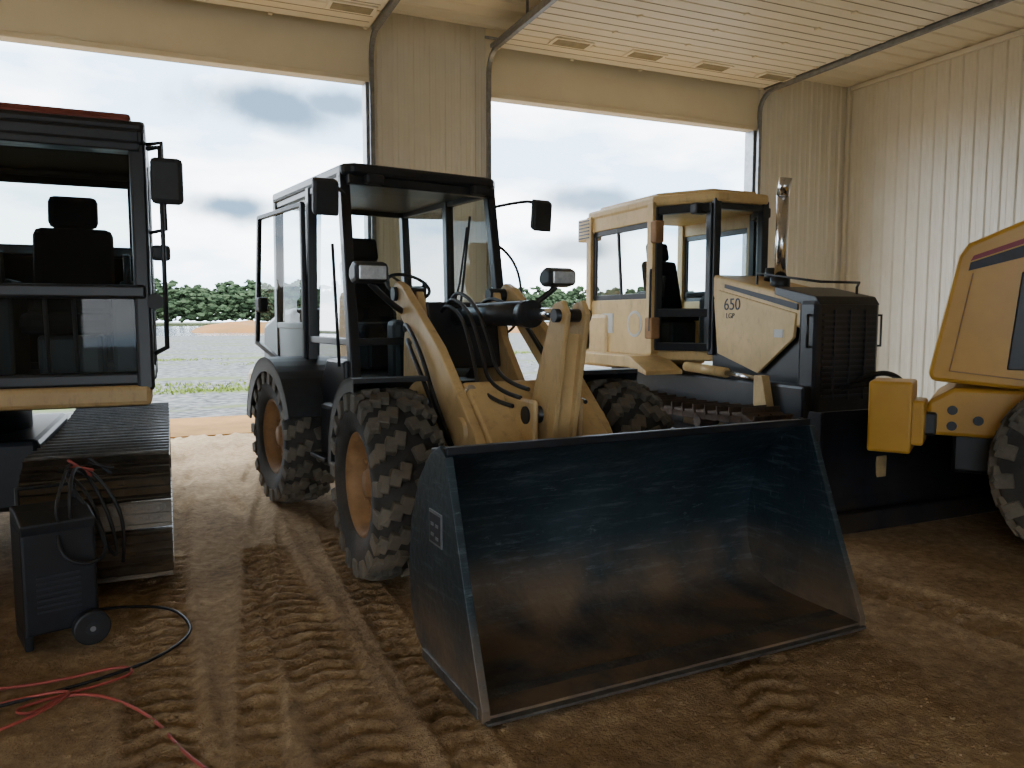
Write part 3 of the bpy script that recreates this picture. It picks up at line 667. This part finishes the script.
# ------------------------------------------------------------------ BULLDOZER
D = empty('bulldozer', (5.97, 7.0, 0), 0)
dt = M['dtan']
for s, nm in ((-1, 'left'), (1, 'right')):
    track(D, 'track_'+nm, s*0.90, 0.46, -1.75, 1.6, 0.43, 0.0, M['rusttrack'], pitch=0.18, grouser=0.055, ribs=1)
    prism(D, 'fender_'+nm, [(0.25, 1.05), (0.25, 1.10), (0.6, 1.25), (2.2, 1.25), (2.2, 1.12), (0.6, 1.12)], s*0.6, s*1.10, dt, bevel=0.01)
    prism(D, 'push_arm_'+nm, [(0.2, 0.42), (0.2, 0.58), (-2.2, 0.50), (-2.45, 0.55), (-2.45, 0.30), (-2.2, 0.30)], s*0.50, s*0.62, dt, bevel=0.01)
    cyl(D, 'lift_cylinder_'+nm, (s*0.55, 0.25, 1.14), (s*0.55, -0.45, 1.11), 0.055, dt)
    cyl(D, 'lift_rod_'+nm, (s*0.55, -0.45, 1.11), (s*0.55, -1.0, 1.07), 0.03, M['chrome'])
    prism(D, 'lift_bracket_'+nm, [(-0.92, 0.5), (-0.92, 1.12), (-1.04, 1.12), (-1.2, 0.5)], s*0.50, s*0.60, dt, bevel=0.01)
box(D, 'main_frame', -0.5, 0.5, -1.5, 2.0, 0.35, 1.05, blk, 0.03)
box(D, 'rear_tank', -0.8, 0.8, 1.6, 2.5, 1.05, 1.75, dt, 0.06)
prism(D, 'hood_upper', [(-1.34, 1.58), (-1.36, 1.83), (-0.9, 1.98), (0.05, 2.18), (0.05, 1.92)], -0.38, 0.38, dt, bevel=0.03)
prism(D, 'engine_side', [(-1.3, 0.9), (-1.3, 1.65), (0.05, 1.95), (0.05, 0.95)], -0.34, 0.34, blk)
for s, nm in ((-1, 'left'), (1, 'right')):
    prism(D, 'side_panel_'+nm, [(-1.24, 1.50), (-1.26, 1.74), (-0.1, 2.0), (-0.02, 1.9), (-0.1, 1.30), (-0.75, 1.12)], s*0.36, s*0.40, dt, bevel=0.01)
    prism(D, 'side_stripe_'+nm, [(-1.28, 1.77), (-0.2, 2.02), (-0.2, 2.06), (-1.28, 1.83)], s*0.385, s*0.40, M['decal'])
def text(parent, name, s, size, loc, m, rz=-90):
    cu = bpy.data.curves.new(name, 'FONT'); cu.body = s; cu.size = size; cu.extrude = 0.002; cu.materials.append(m)
    o = bpy.data.objects.new(name, cu); COL.objects.link(o); o.parent = parent
    o.location = loc; o.rotation_euler = (math.radians(90), 0, math.radians(rz))
text(D, 'model_decal', '650', 0.18, (-0.404, -0.20, 1.78), M['decal'])
text(D, 'model_decal_line', 'LGP', 0.08, (-0.404, -0.24, 1.69), M['decal'])
box(D, 'service_label', -0.405, -0.40, -1.10, -0.98, 1.50, 1.58, M['white'])
box(D, 'grille_frame', -0.41, 0.41, -1.55, -1.3, 0.74, 1.87, blk, 0.05)
bm = bmesh.new()
for i in range(15): bbox(bm, (0, -1.555, 0.95+i*0.055), (0.68, 0.02, 0.022))
for x in (-0.2, 0, 0.2): bbox(bm, (x, -1.56, 1.34), (0.015, 0.02, 0.86))
obj('grille_slats', bm, M['decal'], D)
prism(D, 'nose_cap', [(-1.56, 1.82), (-1.50, 1.90), (-0.95, 2.01), (-0.95, 1.93), (-1.3, 1.83)], -0.39, 0.39, blk, bevel=0.01)
for s in (-1, 1):
    tube(D, 'grille_handle_%d' % (1 if s < 0 else 2), [(s*0.40, -1.45, 1.72), (s*0.48, -1.5, 1.72), (s*0.48, -1.5, 1.42), (s*0.40, -1.45, 1.42)], 0.014, blk, False)
tube(D, 'hood_rail', [(-0.30, -0.6, 2.02), (-0.30, -0.6, 2.16), (-0.30, -1.3, 2.06), (-0.26, -1.42, 2.04), (0.25, -1.42, 2.04), (0.30, -1.35, 2.00), (0.30, -1.35, 1.88)], 0.013, blk, False)
cyl(D, 'exhaust_stack', (-0.08, -0.7, 2.0), (-0.08, -0.7, 2.98), 0.062, M['chrome'])
cyl(D, 'exhaust_tip', (-0.08, -0.7, 2.96), (-0.08, -0.74, 3.14), 0.064, M['chrome'])
cyl(D, 'exhaust_base', (-0.08, -0.7, 1.98), (-0.08, -0.7, 2.12), 0.10, blk)
cyl(D, 'air_precleaner', (0.14, -0.35, 2.08), (0.14, -0.35, 2.24), 0.10, blk, r2=0.08)
CW = 0.74
fp = [(-0.34, 0.05), (0.34, 0.05), (CW, 0.66), (CW, 2.1), (-CW, 2.1), (-CW, 0.66)]
prism(D, 'cab_base', fp, 1.2, 1.32, dt, axis='z', bevel=0.02)
def scale_fp(k): return [(x*k, (y-1.1)*k+1.1) for x, y in fp]
prism(D, 'cab_roof', scale_fp(1.06), 2.98, 3.10, dt, axis='z', bevel=0.035)
prism(D, 'roof_cap', scale_fp(0.92), 3.10, 3.15, dt, axis='z', bevel=0.03)
z0, z1 = 1.3, 3.0
def P3(i, z): return (fp[i][0], fp[i][1], z)
beams(D, 'cab_front_pillars', [(P3(0, z0), P3(0, z1)), (P3(1, z0), P3(1, z1))], 0.09, blk)
beams(D, 'cab_mid_pillars', [(P3(5, z0), P3(5, z1)), (P3(2, z0), P3(2, z1))], 0.12, dt)
beams(D, 'cab_rear_pillars', [(P3(3, z0), P3(3, z1)), (P3(4, z0), P3(4, z1))], 0.12, dt)
for s, nm in ((-1, 'left'), (1, 'right')):
    x = s*CW
    box(D, 'side_lower_panel_'+nm, x-0.03, x+0.03, 0.66, 2.1, 1.25, 1.92, dt, 0.01)
    box(D, 'side_upper_panel_'+nm, x-0.03, x+0.03, 0.66, 2.1, 2.82, 3.0, dt, 0.01)
    quad(D, 'side_window_'+nm, [(x, 0.70, 1.92), (x, 2.06, 1.92), (x, 2.06, 2.82), (x, 0.70, 2.82)], M['glass'])
    beams(D, 'window_divider_'+nm, [((x, 1.35, 1.92), (x, 1.45, 2.82))], 0.035, blk)
    beams(D, 'window_seal_'+nm, [((x, 0.74, 1.95), (x, 2.02, 1.95)), ((x, 0.74, 2.79), (x, 2.02, 2.79)), ((x, 0.74, 1.95), (x, 0.74, 2.79)), ((x, 2.02, 1.95), (x, 2.02, 2.79))], 0.03, blk, h=0.075)
    a = Vector((s*0.34, 0.05, 0)); b = Vector((s*CW, 0.66, 0)); d = b-a
    A = a+d*0.06; Bv = a+d*0.94
    up = lambda v, z: (v.x, v.y, z)
    beams(D, 'door_frame_'+nm, [(up(A, 1.36), up(A, 2.95)), (up(Bv, 1.36), up(Bv, 2.95)), (up(A, 1.36), up(Bv, 1.36)), (up(A, 2.93), up(Bv, 2.93)), (up(A, 1.75), up(Bv, 1.75))], 0.09, blk)
    quad(D, 'door_glass_'+nm, [up(A, 1.36), up(Bv, 1.36), up(Bv, 2.95), up(A, 2.95)], M['glasst'])
box(D, 'rear_lower_panel', -CW, CW, 2.07, 2.13, 1.25, 1.85, dt, 0.01)
quad(D, 'rear_window', [(-0.70, 2.1, 1.85), (0.70, 2.1, 1.85), (0.70, 2.1, 2.95), (-0.70, 2.1, 2.95)], M['glass'])
quad(D, 'front_window', [(-0.34, 0.05, 1.4), (0.34, 0.05, 1.4), (0.34, 0.05, 2.95), (-0.34, 0.05, 2.95)], M['glasst'])
beams(D, 'front_window_frame', [((-0.34, 0.05, 2.94), (0.34, 0.05, 2.94)), ((-0.34, 0.05, 1.4), (0.34, 0.05, 1.4))], 0.07, blk)
cyl(D, 'round_badge', (-CW-0.036, 1.0, 1.62), (-CW-0.030, 1.0, 1.62), 0.16, M['white'], 28)
cyl(D, 'round_badge_inner', (-CW-0.039, 1.0, 1.62), (-CW-0.035, 1.0, 1.62), 0.13, dt, 28)
box(D, 'warning_sticker', -CW-0.038, -CW-0.03, 1.5, 1.75, 1.5, 1.75, M['white'])
e = empty('ac_louver', (0, 0, 0), 0, D)
box(e, 'louver_box', -0.80, -0.62, 2.05, 2.4, 2.72, 3.02, dt, 0.02)
bm = bmesh.new()
for i in range(6): bbox(bm, (-0.805, 2.22, 2.76+i*0.045), (0.012, 0.28, 0.015))
obj('louver_slats', bm, blk, e)
for sx in (-0.45, 0.45):
    box(D, 'roof_light_%d' % (1 if sx < 0 else 2), sx-0.09, sx+0.09, 0.14, 0.26, 2.86, 2.98, M['plastic'], 0.02)
seat(D, 'seat', 0, 1.25, 1.35, 1.1)
box(D, 'console', -0.28, 0.28, 0.18, 0.42, 1.3, 1.95, M['plastic'], 0.05)
tube(D, 'cab_grab_rail', [(-0.82, 0.60, 1.5), (-0.89, 0.50, 1.55), (-0.89, 0.50, 2.2), (-0.82, 0.60, 2.25)], 0.016, blk, False)
box(D, 'cab_side_lamp', -0.88, -0.76, 0.42, 0.54, 2.55, 2.80, M['rim'], 0.02)
box(D, 'cab_hose_reel', -0.90, -0.78, 0.45, 0.60, 1.45, 1.70, M['rim'], 0.02)
bl = [(-2.60+0.16*(1-(2*(i/12)-1)**2), 0.0+0.97*i/12) for i in range(13)]
bl2 = [(y+0.035, z) for y, z in bl]
bm = bmesh.new(); bprism(bm, bl+bl2[::-1], -1.42, 1.42)
obj('blade', bm, M['bladem'], D)
for s in (-1, 1):
    prism(D, 'blade_end_%d' % (1 if s < 0 else 2), [(-2.62, 0), (-2.62, 0.97), (-2.50, 0.97), (-2.38, 0.5), (-2.50, 0.0)], s*1.42-0.015, s*1.42+0.015, M['bladem'], bevel=0.004)
box(D, 'blade_cutting_edge', -1.46, 1.46, -2.66, -2.58, 0.0, 0.16, M['bladem'], 0.01)
box(D, 'blade_back_beam', -1.3, 1.3, -2.42, -2.28, 0.35, 0.60, M['bladem'], 0.02)
box(D, 'blade_mount', -0.6, 0.6, -2.35, -2.2, 0.25, 0.75, dt, 0.03)
tube(D, 'blade_hose', [(0.0, -1.5, 1.0), (0.1, -1.75, 1.2), (0.22, -2.0, 1.15), (0.1, -2.2, 0.95)], 0.025, M['cordblk'])
tube(D, 'blade_hose_2', [(-0.1, -1.5, 1.0), (0.0, -1.8, 1.1), (0.12, -2.0, 1.05), (0.0, -2.2, 0.85)], 0.025, M['cordblk'])

# ------------------------------------------------------------------ EXCAVATOR
E = empty('excavator', (0, 0, 0), 0)
track(E, 'track_right', -0.43, 0.82, 5.12, 8.9, 0.42, 0.0, M['trackm'], pitch=0.19, grouser=0.036, ribs=3)
track(E, 'track_left', -2.75, 0.82, 5.12, 8.9, 0.42, 0.0, M['trackm'], pitch=0.19, grouser=0.036, ribs=3)
box(E, 'undercarriage', -2.4, -0.85, 6.2, 7.9, 0.35, 0.85, blk, 0.04)
cyl(E, 'swing_ring', (-1.6, 7.0, 0.85), (-1.6, 7.0, 1.12), 0.6, blk, 40)
H = empty('upper_house', (-0.03, 0.62, 0.06), 0, E)
box(H, 'deck', -2.95, -0.10, 5.05, 8.5, 1.05, 1.14, M['black'], 0.02)
box(H, 'deck_side_trim', -1.25, -0.08, 4.78, 5.2, 1.08, 1.21, tan, 0.03)
box(H, 'engine_cover', -2.95, -0.12, 6.6, 8.6, 1.12, 2.0, tan, 0.08)
box(H, 'left_tank', -2.95, -2.1, 5.3, 6.7, 1.12, 1.9, tan, 0.06)
X0, X1, Y0, Y1 = -1.20, -0.11, 4.84, 6.35
zb, zt = 1.20, 2.84
beams(H, 'cab_pillars', [((x, y, zb), (x, y+(0.06 if y == Y0 else 0), zt)) for x in (X0, X1) for y in (Y0, 5.75, Y1)], 0.10, blk, bevel=0.02)
beams(H, 'cab_rails', [((x, Y0, z), (x, Y1, z)) for x in (X0, X1) for z in (zb+0.05, zt-0.08)] + [((X0, y, z), (X1, y, z)) for y in (Y0+0.02, Y1) for z in (zb+0.05, zt-0.08)] + [((X0, Y0, 1.80), (X1, Y0, 1.80)), ((X0, Y1, 2.15), (X1, Y1, 2.15))], 0.09, blk, bevel=0.02)
beams(H, 'cab_visor', [((X0, Y0+0.06, 2.70), (X1, Y0+0.06, 2.70))], 0.16, blk, h=0.05)
box(H, 'cab_roof', X0-0.05, X1+0.05, Y0-0.02, Y1+0.05, zt-0.06, zt+0.02, blk, 0.03)
prism(H, 'cab_roof_hatch', [(Y0, zt+0.015), (Y0+0.03, zt+0.07), (Y1-0.15, zt+0.09), (Y1-0.05, zt+0.015)], X0+0.0, X1-0.03, M['redroof'], bevel=0.02)
box(H, 'cab_floor', X0, X1, Y0+0.03, Y1, zb-0.03, zb+0.04, blk, 0.01)
quad(H, 'front_upper_window', [(X0, Y0, 1.80), (X1, Y0, 1.80), (X1, Y0+0.06, 2.74), (X0, Y0+0.06, 2.74)], M['glasst'])
quad(H, 'front_lower_window', [(X0, Y0, 1.22), (X1, Y0, 1.22), (X1, Y0, 1.78), (X0, Y0, 1.78)], M['glasst'])
quad(H, 'rear_window', [(X0, Y1, 2.17), (X1, Y1, 2.17), (X1, Y1, 2.74), (X0, Y1, 2.74)], M['glasst'])
box(H, 'rear_panel', X0, X1, Y1-0.02, Y1+0.02, 1.2, 2.15, M['seat'])
box(H, 'rear_header', X0, X1, Y1-0.02, Y1+0.02, 2.66, 2.82, M['seat'])
box(H, 'rear_side_trim_1', X1-0.12, X1, Y1-0.03, Y1+0.02, 2.15, 2.75, M['seat'])
box(H, 'headliner', X0+0.03, X1-0.03, Y0+0.08, Y1-0.03, 2.76, 2.79, M['seat'])
for i, x in enumerate((X0, X1)):
    box(H, 'side_panel_%d' % (i+1), x-0.02, x+0.02, 5.75, Y1, 1.2, 2.1, M['seat'])
    box(H, 'door_panel_%d' % (i+1), x-0.02, x+0.02, Y0+0.05, 5.75, 1.2, 1.75, M['seat'])
    quad(H, 'side_window_%d' % (i+1), [(x, Y0, 1.75), (x, 5.75, 1.75), (x, 5.75, 2.74), (x, Y0, 2.74)], M['glasst'])
seat(H, 'seat', -0.58, 5.55, 1.22, 1.08)
for s in (-1, 1):
    box(H, 'console_%d' % (1 if s < 0 else 2), -0.60+s*0.36-0.08, -0.60+s*0.36+0.08, 5.25, 5.85, 1.22, 1.80, M['plastic'], 0.03)
    beams(H, 'travel_lever_%d' % (1 if s < 0 else 2), [((-0.60+s*0.08, 5.15, 1.25), (-0.60+s*0.08, 5.05, 1.78))], 0.025, blk)
    box(H, 'pedal_%d' % (1 if s < 0 else 2), -0.60+s*0.1-0.05, -0.60+s*0.1+0.05, 4.95, 5.12, 1.25, 1.28, M['plastic'], 0.01)
box(H, 'monitor', -1.06, -0.90, 5.0, 5.04, 1.85, 2.08, M['plastic'], 0.01)
tube(H, 'handrail', [(X1+0.06, Y0+0.02, 2.70), (X1+0.13, Y0-0.06, 2.70), (X1+0.13, Y0-0.06, 1.45), (X1+0.06, Y0+0.02, 1.41)], 0.016, blk, False)
tube(H, 'mirror_arm', [(X1+0.04, Y0+0.1, 2.74), (X1+0.14, Y0, 2.74), (X1+0.15, Y0, 2.2), (X1+0.04, Y0+0.1, 2.18)], 0.013, blk, False)
box(H, 'mirror', X1+0.07, X1+0.26, Y0-0.08, Y0-0.02, 2.35, 2.64, M['plastic'], 0.03)
box(H, 'mirror_small', X1+0.06, X1+0.17, Y0-0.02, Y0+0.03, 2.0, 2.1, M['plastic'], 0.02)
cyl(H, 'horn_light', (X1+0.07, Y0, 1.74), (X1+0.07, Y0-0.06, 1.74), 0.05, M['plastic'])
prism(H, 'boom', [(5.6, 1.3), (5.6, 1.9), (4.3, 3.9), (2.2, 4.3), (2.2, 4.05), (4.0, 3.4), (5.2, 1.3)], -1.95, -1.6, tan, bevel=0.02)
prism(H, 'stick', [(2.1, 4.45), (2.5, 4.4), (2.75, 1.2), (2.45, 1.2)], -1.9, -1.65, tan, bevel=0.02)
prism(H, 'digging_bucket', [(2.4, 1.2), (2.9, 1.25), (3.3, 0.7), (3.1, 0.15), (2.5, -0.03), (2.3, 0.1), (2.75, 0.35), (2.6, 0.9)], -2.25, -1.3, M['bucket'], bevel=0.01)

# ------------------------------------------------------------------ MOTOR GRADER (right edge)
G = empty('motor_grader', (5.51, 2.86, 0), math.atan2(0.83, -0.561))
cy_ = M['cat']
def gwheel(nm, lx, ly, R=0.68, W=0.42, face=1):
    e = empty(nm, (lx, ly, 0), math.radians(90), G)
    tire(e, 'tire', (0, 0, R-0.01), R, W, 18, R*0.5, face=face, rimm=cy_, chev=0.7)
for k, lx in enumerate((0.03, -1.6)):
    gwheel('rear_wheel_left_%d' % (k+1), lx, -0.20, face=1)
    gwheel('rear_wheel_right_%d' % (k+1), lx, -2.2, face=-1)
gwheel('front_wheel_left', -6.6, -0.22, face=1); gwheel('front_wheel_right', -6.6, -2.2, face=-1)
box(G, 'tandem_left', -1.9, 0.3, -0.62, -0.46, 0.45, 0.9, cy_, 0.05)
box(G, 'tandem_right', -1.9, 0.3, -1.96, -1.8, 0.45, 0.9, cy_, 0.05)
prism(G, 'engine_hood', [(1.10, 1.22), (1.12, 1.28), (0.96, 2.15), (0.90, 2.24), (0.45, 2.44), (-0.3, 2.52), (-2.2, 2.55), (-2.2, 1.15), (0.2, 1.15)], -1.95, -0.45, cy_, axis='y', bevel=0.03)
prism(G, 'hood_black_panel', [(0.62, 1.32), (0.56, 2.02), (0.36, 2.14), (-0.9, 2.2), (-0.9, 1.32)], -0.46, -0.43, blk, axis='y', bevel=0.01)
prism(G, 'stripe_red', [(0.88, 2.11), (0.86, 2.15), (0.50, 2.28), (0.50, 2.24)], -0.455, -0.444, M['red'], axis='y')
prism(G, 'stripe_dark', [(0.89, 2.04), (0.88, 2.10), (0.50, 2.23), (0.50, 2.14)], -0.455, -0.444, M['decal'], axis='y')
beams(G, 'hood_seam', [((0.40, -0.447, 1.24), (0.98, -0.447, 1.30)), ((0.98, -0.447, 1.30), (0.86, -0.447, 2.02))], 0.008, M['rim'], bevel=0)
prism(G, 'rear_frame', [(1.12, 0.80), (1.12, 1.06), (0.95, 1.17), (-2.2, 1.17), (-2.2, 0.80)], -1.7, -0.5, cy_, axis='y', bevel=0.03)
for k, (lx, lz) in enumerate(((0.95, 1.0), (0.78, 0.93), (0.95, 0.88))):
    cyl(G, 'frame_hole_%d' % (k+1), (lx, -0.52, lz), (lx, -0.49, lz), 0.035, blk)
box(G, 'under_frame', -2.2, 0.95, -1.5, -0.65, 0.5, 0.82, blk, 0.03)
box(G, 'rear_bumper_link', 1.05, 1.30, -0.75, -0.45, 0.80, 0.98, blk, 0.02)
box(G, 'rear_counterweight', 1.20, 1.50, -0.62, -0.22, 0.68, 1.22, cy_, 0.02)
box(G, 'rear_counterweight_step', 1.12, 1.24, -0.60, -0.28, 0.74, 1.08, cy_, 0.02)
box(G, 'cab_lower', -3.8, -2.25, -1.95, -0.45, 1.0, 1.9, cy_, 0.05)
beams(G, 'cab_pillars', [((x, y, 1.9), (x, y, 3.2)) for x in (-3.75, -2.35) for y in (-1.9, -0.5)], 0.09, blk)
box(G, 'cab_roof', -3.95, -2.2, -2.0, -0.4, 3.2, 3.32, cy_, 0.05)
prism(G, 'front_beam', [(-3.8, 1.1), (-3.8, 1.6), (-4.6, 2.0), (-6.6, 1.5), (-6.9, 1.0), (-6.5, 0.9), (-4.6, 1.6)], -1.4, -1.0, cy_, axis='y', bevel=0.03)
cyl(G, 'front_axle', (-6.6, -2.0, 0.65), (-6.6, -0.4, 0.65), 0.12, blk)
box(G, 'moldboard', -4.9, -4.8, -2.9, 0.3, 0.08, 0.66, M['bladem'], 0.01)
box(G, 'moldboard_circle', -5.0, -4.2, -1.6, -0.8, 0.7, 0.9, blk, 0.03)

# ------------------------------------------------------------------ BATTERY CHARGER
C = empty('battery_charger', (-0.57, 4.62, 0), math.radians(16))
box(C, 'cabinet', -0.19, 0.15, -0.14, 0.20, 0.08, 0.66, blk, 0.015)
prism(C, 'control_panel', [(-0.14, 0.60), (-0.16, 0.66), (0.0, 0.70), (0.20, 0.70), (0.20, 0.60)], -0.19, 0.15, M['plastic'], bevel=0.01)
bm = bmesh.new()
for i in range(7): bbox(bm, (-0.03, -0.143, 0.2+i*0.03), (0.2, 0.006, 0.01))
obj('vents', bm, M['decal'], C)
for k, (x, y) in enumerate(((0.10, -0.19), (0.10, 0.25))):
    cyl(C, 'wheel_%d' % (k+1), (x, y-0.028, 0.085), (x, y+0.028, 0.085), 0.09, M['cordblk'], 28, bevel=0.01)
    cyl(C, 'wheel_hub_%d' % (k+1), (x, y-0.034, 0.085), (x, y+0.034, 0.085), 0.035, M['plastic'], 16)
    cyl(C, 'wheel_cap_%d' % (k+1), (x, y-0.037, 0.085), (x, y+0.037, 0.085), 0.014, M['steel'], 12)
cyl(C, 'axle', (0.10, -0.19, 0.085), (0.10, 0.25, 0.085), 0.012, M['steel'], 10)
box(C, 'front_foot', -0.19, -0.15, -0.12, 0.18, 0.0, 0.09, blk, 0.01)
tube(C, 'handle', [(-0.15, 0.19, 0.6), (-0.15, 0.22, 0.78), (0.12, 0.22, 0.78), (0.12, 0.19, 0.6)], 0.014, blk, False)
tube(C, 'charge_cable_1', [(0.05, -0.10, 0.6), (0.02, -0.2, 0.75), (0.08, 0.0, 0.90), (0.17, 0.2, 0.86), (0.28, 0.15, 0.6), (0.30, 0.05, 0.35), (0.22, -0.05, 0.45), (0.16, 0.1, 0.8), (0.05, 0.24, 0.86)], 0.010, M['cordblk'])
tube(C, 'charge_cable_2', [(-0.02, -0.12, 0.6), (-0.04, -0.2, 0.5), (0.08, -0.22, 0.42), (0.2, -0.18, 0.45), (0.18, -0.05, 0.6), (0.05, 0.1, 0.85), (0.12, 0.24, 0.90), (0.25, 0.2, 0.8), (0.36, 0.1, 0.55), (0.34, 0.15, 0.3)], 0.010, M['cordblk'])
tube(C, 'charge_cable_3', [(0.0, -0.12, 0.62), (-0.05, -0.2, 0.7), (0.02, -0.05, 0.84), (0.10, 0.22, 0.88), (0.22, 0.24, 0.78)], 0.008, M['cordblk'])
for k, x in enumerate((0.1, 0.2)):
    beams(C, 'clamp_%d' % (k+1), [((x, 0.22, 0.91), (x+0.10, 0.16, 0.82)), ((x, 0.22, 0.88), (x+0.11, 0.15, 0.85))], 0.018, (M['cordred'], M['cordblk'])[k])
def fl(p, r): return (p[0], p[1], hfloor(p[0], p[1])+r+0.008)
K = empty('extension_cord')
tube(K, 'black_cord', [fl(p, 0.008) for p in ((-0.52, 4.98), (-0.35, 4.98), (-0.05, 4.85), (0.06, 4.55), (0.04, 4.36), (-0.1, 4.16), (-0.25, 4.05), (-0.5, 3.95), (-0.9, 3.85))], 0.008, M['cordblk'])
K2 = empty('air_hose')
tube(K2, 'red_hose', [fl(p, 0.007) for p in ((-1.2, 4.15), (-0.76, 4.08), (-0.52, 4.08), (-0.25, 4.12), (-0.2, 4.02), (-0.4, 3.92), (-0.7, 3.85), (-0.6, 3.74), (-0.50, 3.90), (-0.36, 3.84), (-0.22, 3.69), (-0.1, 3.5), (0.0, 3.2), (0.13, 2.9), (0.3, 2.6))], 0.007, M['cordred'])
tube(K2, 'red_hose_loop', [fl(p, 0.015) for p in ((-1.2, 3.75), (-0.8, 3.9), (-0.5, 3.94), (-0.45, 3.86), (-0.7, 3.6), (-1.1, 3.5))], 0.007, M['cordred'])

# ------------------------------------------------------------------ sky & light
W = bpy.data.worlds.new('world'); SC.world = W; W.use_nodes = True; nt = W.node_tree
bg = nt.nodes['Background']
def math_(op, a, b=None, c=None):
    n = nt.nodes.new('ShaderNodeMath'); n.operation = op
    for i, v in enumerate((a, b, c)):
        if v is None: continue
        if hasattr(v, 'links'): nt.links.new(v, n.inputs[i])
        else: n.inputs[i].default_value = v
    return n.outputs[0]
tc = nt.nodes.new('ShaderNodeTexCoord'); gen = tc.outputs['Generated']
nz = nt.nodes.new('ShaderNodeTexNoise'); nz.inputs['Scale'].default_value = 9; nz.inputs['Detail'].default_value = 6
nt.links.new(gen, nz.inputs['Vector'])
cov = None
for (c, sx, sz, amt) in (((0.118, 0.961, 0.247), 0.085, 0.026, 1.0), ((0.19, 0.948, 0.254), 0.06, 0.018, 0.95), ((0.075, 0.988, 0.132), 0.06, 0.018, 1.0), ((0.50, 0.853, 0.146), 0.06, 0.016, 0.9), ((0.478, 0.875, 0.085), 0.055, 0.016, 0.85), ((-0.1, 0.95, 0.19), 0.08, 0.02, 0.4), ((0.72, 0.66, 0.2), 0.08, 0.02, 0.5)):
    vs = nt.nodes.new('ShaderNodeVectorMath'); vs.operation = 'SUBTRACT'; vs.inputs[1].default_value = c
    nt.links.new(gen, vs.inputs[0])
    vm = nt.nodes.new('ShaderNodeVectorMath'); vm.operation = 'MULTIPLY'; vm.inputs[1].default_value = (1/sx, 1/sx, 1/sz)
    nt.links.new(vs.outputs[0], vm.inputs[0])
    vl = nt.nodes.new('ShaderNodeVectorMath'); vl.operation = 'LENGTH'; nt.links.new(vm.outputs[0], vl.inputs[0])
    d = math_('MULTIPLY_ADD', nz.outputs['Fac'], 2.6, vl.outputs['Value'])
    mr = nt.nodes.new('ShaderNodeMapRange'); mr.interpolation_type = 'SMOOTHSTEP'
    mr.inputs['From Min'].default_value = 1.7; mr.inputs['From Max'].default_value = 2.9; mr.inputs['To Min'].default_value = amt; mr.inputs['To Max'].default_value = 0
    nt.links.new(d, mr.inputs['Value'])
    cov = mr.outputs[0] if cov is None else math_('MAXIMUM', cov, mr.outputs[0])
mp = nt.nodes.new('ShaderNodeMapping'); mp.inputs['Scale'].default_value = (2.2, 2.2, 7.0); mp.inputs['Location'].default_value = (0.4, 0.1, 0.2)
nt.links.new(gen, mp.inputs['Vector'])
n = nt.nodes.new('ShaderNodeTexNoise'); n.inputs['Scale'].default_value = 1.6; n.inputs['Detail'].default_value = 5
nt.links.new(mp.outputs[0], n.inputs['Vector'])
r = nt.nodes.new('ShaderNodeValToRGB'); r.color_ramp.elements[0].position = 0.40; r.color_ramp.elements[0].color = (0.36, 0.54, 0.74, 1)
r.color_ramp.elements[1].position = 0.55; r.color_ramp.elements[1].color = (0.96, 1.02, 1.08, 1)
nt.links.new(n.outputs['Fac'], r.inputs['Fac'])
mx = nt.nodes.new('ShaderNodeMixRGB'); nt.links.new(cov, mx.inputs['Fac']); nt.links.new(r.outputs[0], mx.inputs['Color1']); mx.inputs['Color2'].default_value = (0.062, 0.105, 0.155, 1)
nt.links.new(mx.outputs[0], bg.inputs['Color'])
bg.inputs['Strength'].default_value = 6.0
sun = bpy.data.lights.new('sun', 'SUN'); sun.energy = 3; sun.angle = math.radians(3); sun.color = (1, 0.96, 0.9)
so = bpy.data.objects.new('sun', sun); COL.objects.link(so); so.rotation_euler = Euler((math.radians(22), math.radians(-18), 0))
so.location = (0, 20, 30)

# ------------------------------------------------------------------ camera
cam = bpy.data.cameras.new('camera'); cam.sensor_width = 36; cam.lens = 770/1024*36; cam.clip_end = 2000; cam.clip_start = 0.05
co = bpy.data.objects.new('camera', cam); COL.objects.link(co); co.location = (0, 0, 1.7)
co.rotation_euler = (math.radians(90-4.95), 0, math.radians(-24)); SC.camera = co
SC.view_settings.view_transform = 'AgX'
SC.view_settings.exposure = 0.6
